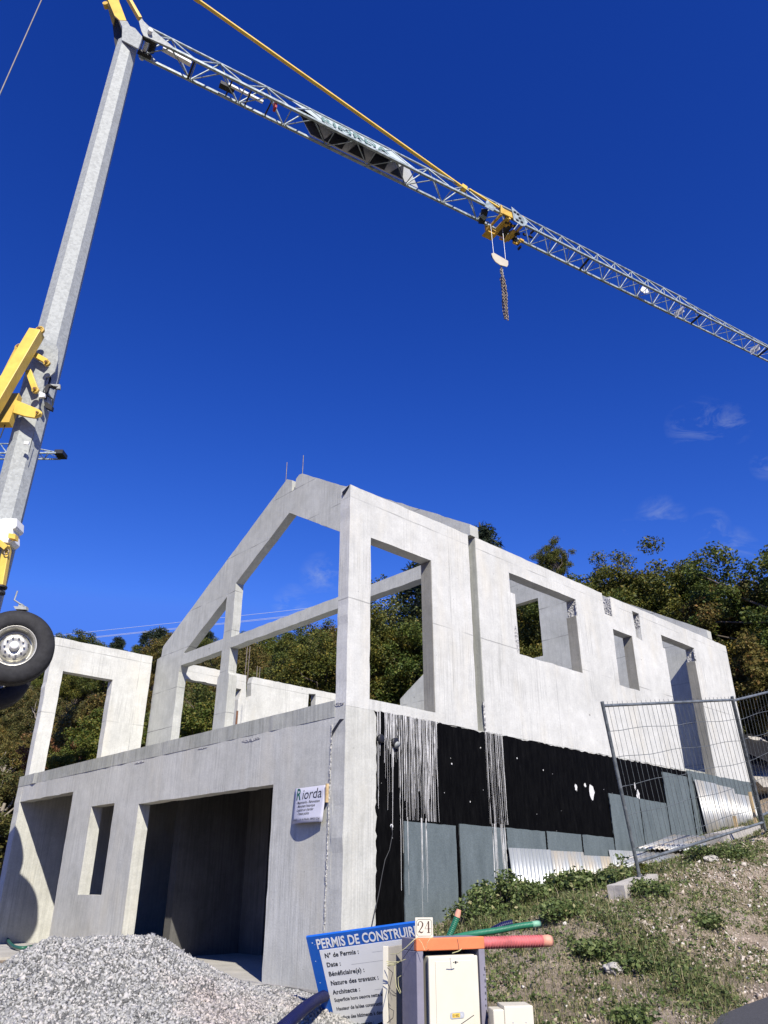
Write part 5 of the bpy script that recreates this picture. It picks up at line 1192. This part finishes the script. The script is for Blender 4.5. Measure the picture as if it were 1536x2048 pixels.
def make_tree(kind, seed, R, H, leafmat, nclu, per, leaf, barkm='bark', dense=1.0):
    root = empty('tree', (0,0,0), 'tree', 'tree'); rng = random.Random(seed); mb = MB()
    zc = H-R*1.02 if kind != 'pine' else H*.55
    if kind == 'pine':
        limb(mb, (0,0,-.4), (rng.uniform(-.2,.2),0,H), .16, .03, rng, 8, .05)
        C = []; z = H*.25
        while z < H*.98:
            rr = R*(1-(z/H))**.8*1.25+.15
            for k in range(7):
                a = rng.uniform(0, 6.28); q = rr*rng.uniform(.45,1); C.append((q*math.cos(a), q*math.sin(a), z+rng.uniform(-.1,.25)-q*.05))
                if rng.random() < .4: limb(mb, (0,0,z-.1), C[-1], .03, .01, rng, 3)
            z += .32
        C = np.array(C); V, F = leaves(C, per, .42, leaf, seed, 6.0, up=.5); name = 'tree'
    else:
        C = crown_pts(seed, nclu, R, R*.92, zc); rz = R*.92
        top = Vector((rng.uniform(-.2,.2)*R, rng.uniform(-.2,.2)*R, zc+.1*R)); tp = limb(mb, (0,0,-.4), top, .05*H**.9*.5+.05, .06, rng, 8, .10)
        for k in range(16):
            c = C[rng.randrange(len(C))]; j = rng.randrange(3, 8); limb(mb, tp[j], Vector(c), .055, .012, rng, 5, .2)
        V, F = leaves(C, per, R*.17*dense, leaf, seed)
    mb.build('trunk', barkm, root); np_mesh('crown', V, F, leafmat, root)
    return root, H
PROTO = [make_tree('oak', 1, 2.4, 5.6, 'leaf_oak', 120, 260, .088), make_tree('oak', 2, 2.2, 5.0, 'leaf_oak', 105, 260, .088), make_tree('oak', 3, 2.6, 6.4, 'leaf_oak', 135, 250, .088),
         make_tree('oak', 4, 2.0, 4.2, 'leaf_autumn', 95, 230, .088, 'bark_pale'), make_tree('oak', 5, 1.6, 3.4, 'leaf_autumn', 75, 210, .088, 'bark_pale'),
         make_tree('pine', 6, 1.5, 6.5, 'leaf_pine', 0, 60, .30), make_tree('oak', 7, 1.4, 3.0, 'leaf_rust', 60, 190, .09), make_tree('oak', 8, 1.9, 4.0, 'leaf_lime', 90, 230, .088)]
used = [False]*len(PROTO); rt = random.Random(77)
def put(k, x, y, z, sc, label, cat='tree', group=None, sz=None):
    root, Hh = PROTO[k]
    if not used[k]: o = root; used[k] = True
    else: o = copy_tree(root)
    o.location = (x, y, z); o.rotation_euler = (0, 0, rt.uniform(0, 6.28)); o.scale = (sc, sc, sz or sc)
    o['label'] = label; o['category'] = cat
    if group: o['group'] = group
    elif 'group' in o: del o['group']
    return o
def at_top(k, px, py, s, label, sc=None, group=None, cat='tree'):
    s0 = s; p = rS(px, py, s)
    while -1.5 < p.x < 13.5 and -1 < p.y < 12.2: s += .5; p = rS(px, py, s)      # never inside the house
    if sc: sc *= s/s0
    g = tz(p.x, p.y); h = p.z-g; Hh = PROTO[k][1]
    if sc is None: return put(k, p.x, p.y, g, max(.3, h/Hh), label, cat, group)
    return put(k, p.x, p.y, p.z-Hh*sc, sc, label, cat, group)     # partly below ground when the crown sits low
# trees one can single out
at_top(0, 1272, 1072, 24.5, 'broad green oak rising highest behind the middle of the side wall', 1.15)
at_top(2, 1200, 1100, 25.5, 'oak left of the broadest crown behind the side wall', .85)
at_top(1, 1368, 1120, 24.0, 'oak right of the broadest crown, its edge against the sky', .72)
at_top(1, 1100, 1078, 24.5, 'thin ragged tree with a sparse top above the large window', .42)
at_top(0, 1118, 1128, 24.0, 'low green tree just above the wall right of the large window', .70)
at_top(5, 963, 1046, 27.0, 'single dark pine showing above the wall behind the groove', .95)
at_top(1, 1540, 1052, 19.5, 'tall yellow-green tree at the right edge of the picture', 1.05)
at_top(3, 1496, 1130, 21.5, 'autumn tinged tree beside the tall one at the right edge', 1.1)
at_top(2, 1440, 1185, 23.5, 'green tree in the gap between the oaks and the right edge', .9)
at_top(3, 1395, 1180, 21.5, 'brownish green tree low behind the door end of the house', .95)
at_top(0, 1455, 1225, 20.8, 'bushy tree right above the end corner of the house', .8)
at_top(4, 1525, 1240, 18.8, 'small autumn tree on the bank at the right edge', .95)
at_top(6, 1492, 1295, 18.8, 'little rust coloured shrub tree right of the house end', .55)
at_top(2, 800, 1162, 25.0, 'tall dark tree seen through the tall opening beside the corner', 1.0)
at_top(5, 838, 1120, 25.5, 'dark pine half hidden by the right edge of the tall opening', 1.0)
at_top(1, 752, 1215, 25.5, 'oak seen in the left part of the tall opening', .95)
at_top(0, 665, 1232, 26.0, 'dark green oak under the tie beam left of the corner post', .95)
at_top(1, 605, 1268, 30.0, 'rounded green tree under the middle of the tie beam', .85)
at_top(7, 408, 1372, 21.5, 'yellow-green leafy tree seen between the gable posts', .95)
at_top(7, 222, 1395, 21.0, 'yellow-green tree at the right side of the far left opening', .75)
at_top(6, 124, 1452, 20.5, 'small rust brown tree in the far left opening', .62)
at_top(7, 168, 1470, 20.0, 'low green tree beside the rust brown one', .5)
at_top(5, 322, 1252, 58, 'dark pine on the ridge left of the gable', 1.15)
at_top(5, 238, 1272, 60, 'dark pine on the ridge above the left wing wall', .8)
at_top(5, 442, 1295, 50, 'dark conifer in the small triangle under the gable', .9)
for k_, (px, py, s, k, sc) in enumerate(((1230,1130,27,1,1.0),(1320,1150,26,0,.9),(1410,1230,25,2,.9),(1180,1160,28,2,1.0),(1060,1140,29,0,.9),(1020,1170,26,1,1.0),(1090,1200,24,0,.9),(1240,1190,23,2,.8),(1360,1200,22.5,1,.8),(1480,1210,23,1,.9),(1536,1150,22,0,.9),(1150,1230,25,1,.9),(980,1230,25,2,.9),(900,1220,26,1,1.0),(700,1260,27,2,.95),(640,1290,29,3,1.0),(560,1298,34,0,1.0),(780,1280,23.5,3,.9),(845,1300,23,4,.9),(720,1330,22,3,.8),(1290,1240,22,3,.8),(1040,1250,22.5,0,.9),(1500,1180,24,2,.9),(1445,1290,19.6,3,.75))):
    at_top(k, px, py, s, 'leafy tree standing in the wood directly behind the house', sc, 'trees in the wood behind the house')
# trees over the far hillside
def hill_tree(x, y, k, sc, lab, grp): put(k, x, y, tz(x, y)-.2, sc, lab, 'tree', grp, sc*rt.uniform(.85,1.1))
cnt = 0
rr_ = random.Random(31)
for i in range(2600):
    s = 21+62*rr_.random()**.75; lat = rr_.uniform(-.62, .18)*s
    p = CAM+FW*s+RT*lat
    if -1 < p.x < 13 and p.y < 13: continue
    if p.y < 11.5 and p.x > -1: continue
    z = tz(p.x, p.y)
    d = s*.9+(z-1)*.44; 
    px = 768+lat*1537/(s*math.cos(PITCH)+(z+1-CAM.z)*math.sin(PITCH))
    if px < -40 or px > 1100: continue
    if any(((p.x-q[0])**2+(p.y-q[1])**2) < (1.5+s*.022)**2 for q in HT) if 'HT' in globals() else False: continue
    if 'HT' not in globals(): HT = []
    HT.append((p.x, p.y)); cnt += 1
    ridge = s > 66
    k = rr_.choice([5,0,1,2]) if ridge else rr_.choice([3,4,3,4,0,7,6,3,1,4])
    hill_tree(p.x, p.y, k, rr_.uniform(.55,1.0) if not ridge else rr_.uniform(.6,.95), 'scrubby autumn coloured tree on the distant hillside' if not ridge else 'dark tree on the ridge line of the distant hill',
              'trees on the far hillside' if not ridge else 'trees on the ridge')
    if cnt >= 240: break
print('hill trees', cnt)
# undergrowth on the hillside
r = np.random.default_rng(8); n = 5200; s = 18.5+50*r.random(n)**1.2; lat = r.uniform(-.62,.62,n)*s
X_ = CAM.x+FW.x*s+RT.x*lat; Y_ = CAM.y+FW.y*s+RT.y*lat
k = ~((X_ > -1) & (X_ < 12.4) & (Y_ < 11.2)) & ~((X_ >= 12.4) & (Y_ < 1.0) & (X_ < 15)) & (Y_ > .5); X_, Y_, s = X_[k], Y_[k], s[k]
C = np.stack([X_, Y_, terr(X_, Y_)+.25], 1); V, F = leaves(C, 34, .55+s*.008, .15, 9)
o = np_mesh('undergrowth', V, F, 'leaf_autumn'); tag(o, 'brown and green scrub covering the hillside between the trees', 'undergrowth', kind='stuff')

# ------------------------------------------------------------------ weeds, bushes and grass on the slope
def blades(P, h, w, seed, lean=.5):
    r = np.random.default_rng(seed); n = len(P); a = r.uniform(0, 6.283, n); d = np.stack([np.cos(a), np.sin(a), np.zeros(n)], 1)
    b = r.uniform(0, 6.283, n); ld = np.stack([np.cos(b), np.sin(b), np.zeros(n)], 1); hh = h*r.uniform(.5,1.3,n); le = lean*r.random(n)
    p0 = P-d*w/2; p1 = P+d*w/2; m0 = P+np.stack([ld[:,0]*hh*le*.35, ld[:,1]*hh*le*.35, hh*.55], 1); t = P+np.stack([ld[:,0]*hh*le, ld[:,1]*hh*le, hh*(1-.3*le)], 1)
    V = np.stack([p0,p1,m0+d*w*.35,m0-d*w*.35,t], 1).reshape(-1,3); k = np.arange(n)*5
    F = np.concatenate([np.stack([k,k+1,k+2],1), np.stack([k,k+2,k+3],1), np.stack([k+3,k+2,k+4],1)]); return V, F
r = np.random.default_rng(11); n = 230000
x = r.uniform(-3.0, 12.5, n); y = -4.05+3.95*r.random(n)
g = np.array([noise.noise(Vector((a*.8+9, b*1.1, 2)))+.55*noise.noise(Vector((a*2.6, b*2.6, 7))) for a, b in zip(x, y)])
up_ = sm(-3.6, -1.2, y)*.25-.34*sm(2.5,5.5,x)*sm(-1.6,-3.2,y)
keep = g+up_ > -.20+r.normal(0,.14,n); keep &= ~((x < -.6) & (y > -2.6)); x, y = x[keep][:130000], y[keep][:130000]
Pg = np.stack([x, y, np.array([zr(a, b) for a, b in zip(x, y)])-.005], 1)
hh = .03+.07*r.random(len(x))**2; V, F = blades(Pg, hh, .005, 12, .9)
o = np_mesh('grass', V, F, 'grass_blade'); tag(o, 'patchy green and straw coloured grass on the slope', 'grass', kind='stuff')
# a band of denser weeds runs down the slope and along the foot of the wall
ba, bb = rY(1130,1800,-1.7), rY(1420,2000,-3.7)
bx, by = bb.x-ba.x, bb.y-ba.y
def band(x, y):
    t = np.clip(((x-ba.x)*bx+(y-ba.y)*by)/(bx*bx+by*by), 0, 1); d = np.hypot(x-(ba.x+t*bx), y-(ba.y+t*by))
    return np.maximum(np.exp(-(d/.30)**2), .9*np.exp(-((y+1.0)/.55)**2)*(x > -.5)*(x < 4.2))
rb = np.random.default_rng(21); n2 = 40000; xb = rb.uniform(-1.5, 7, n2); yb = rb.uniform(-3.95, -.3, n2)
gb = np.array([noise.noise(Vector((a*2.2, b*2.2, 3))) for a, b in zip(xb, yb)]); kb = band(xb, yb)*(.75+gb) > rb.uniform(.15, 1.0, n2); xb, yb = xb[kb], yb[kb]
Pb = np.stack([xb, yb, np.array([zr(a, b) for a, b in zip(xb, yb)])], 1)
V, F = blades(np.repeat(Pb, 3, 0)+rb.normal(0, .03, (len(Pb)*3, 3))*np.array([1,1,0]), .10*rb.uniform(.5,1.7,len(Pb)*3), .006, 22, 1.0)
o = np_mesh('grass', V, F, 'grass_blade'); tag(o, 'longer grass in a strip running down the slope', 'grass', kind='stuff')
V, F = leaves(Pb[::3]+np.array([0,0,.045]), 11, .075, .032, 23, 1.7, up=.2)
o = np_mesh('ground_weeds', V, F, 'leaf_weed'); tag(o, 'leafy weeds growing in a strip down the slope', 'weeds', kind='stuff')
# low leafy weeds creeping over the slope
k = r.random(len(x)) < .035; C = Pg[k]+np.array([0,0,.02]); V, F = leaves(C, 12, .07, .034, 13, 1.7, up=.2)
o = np_mesh('ground_weeds', V, F, 'leaf_weed'); tag(o, 'low leafy weeds creeping between the stones', 'weeds', kind='stuff')
# grass by the far left corner
r2 = np.random.default_rng(14); n = 14000; x = r2.uniform(-8, -.2, n); y = r2.uniform(11.2, 24, n); P = np.stack([x, y, terr(x, y)], 1); V, F = blades(P, .16, .03, 15)
o = np_mesh('grass', V, F, 'grass_blade'); tag(o, 'green meadow grass beyond the left corner of the house', 'grass', kind='stuff')
def bush(x, y, w, h, label, seed, n=34, per=46, leaf=.05, mat='leaf_weed', elong=1.7):
    z = zr(x, y); B = empty('bush', (x, y, z), label, 'bush', None); rng = random.Random(seed); r = np.random.default_rng(seed)
    mb = MB(); C = []
    for k in range(n):
        a = rng.uniform(0, 6.283); q = w*rng.random()**.6; zz_ = h*rng.uniform(.2,1)*(1-.5*(q/w)**2); c = Vector((q*math.cos(a), q*math.sin(a), zz_)); C.append(c)
        mb.tube([(c.x*.25, c.y*.25, -.03), (c.x*.7, c.y*.7, c.z*.6), c], [.006,.005,.003], 5, False)
    mb.build('stem', 'bark', B); V, F = leaves(np.array([tuple(c) for c in C]), per, .11, leaf, seed, elong, up=.25); np_mesh('foliage', V, F, mat, B)
    return B
for i, (px, y, w, h, lb, lf) in enumerate(((962,-.8,.34,.36,'leafy green bush at the foot of the grey panels, left end',.05),(1008,-.8,.42,.44,'dense green bush under the first corrugated sheet',.055),(1062,-.85,.40,.34,'green bush with broad leaves below the bluish sheet',.06),
      (1118,-1.0,.38,.26,'low bush between the broad leaved one and the concrete block',.05),(1168,-1.3,.36,.26,'low bush with long leaves left of the lower fence post',.07),(1235,-1.5,.22,.14,'small plant in front of the concrete foot block',.045),
      (1300,-2.3,.22,.10,'small weed clump right of the lower fence post',.045),(1440,-2.1,.26,.16,'pale leafy clump on the upper slope near the boulder',.04),(1496,-2.3,.26,.16,'clump of weeds at the upper right slope',.045),
      (1180,-2.6,.20,.06,'creeping weed patch in the middle of the slope',.05),(1120,-2.0,.26,.12,'weed clump above the red conduit',.05),(1255,-3.0,.18,.05,'flat weed clump in the middle of the bare slope',.045),(1060,-3.55,.2,.10,'small weed clump behind the small cream box',.04),
      (1250,-3.55,.12,.10,'single small leafy plant on the bare earth',.05),(1330,-3.3,.16,.05,'weed clump above the road edge',.045),(1410,-3.0,.14,.05,'weed clump near the dead branch',.045),(1095,-3.3,.20,.09,'weed clump right of the small cream box',.045))):
    d = ray(px, 1850); p = CAM+d*((y-CAM.y)/d.y); bush(p.x, y, w, h, lb, 100+i, n=int(46*w/.35), per=46, leaf=lf*.85)
# slender leafy stems by the lower fence post
for i, (px, py0, py1, y) in enumerate(((1252,1715,1790,-1.9),(1290,1730,1790,-2.05))):
    p = rY(px, py1, y); z = zr(p.x, p.y); t = rY(px-3, py0, y).z
    B = empty('sapling', (p.x, p.y, z), ('thin sapling standing left of the lower fence post','pale leafed sapling right at the lower fence post')[i], 'sapling'); h = t-z
    MB().tube([(0,0,-.03),(.02,0,h*.5),(-.03,0,h)], [.006,.005,.002], 5).build('stem', 'bark', B)
    C = np.array([[.03*math.sin(j*2), .03*math.cos(j*2), h*(.25+.75*j/9)] for j in range(10)]); V, F = leaves(C, 7, .06, .055, 50+i, 1.6, up=.2); np_mesh('foliage', V, F, 'leaf_lime' if i else 'leaf_weed', B)
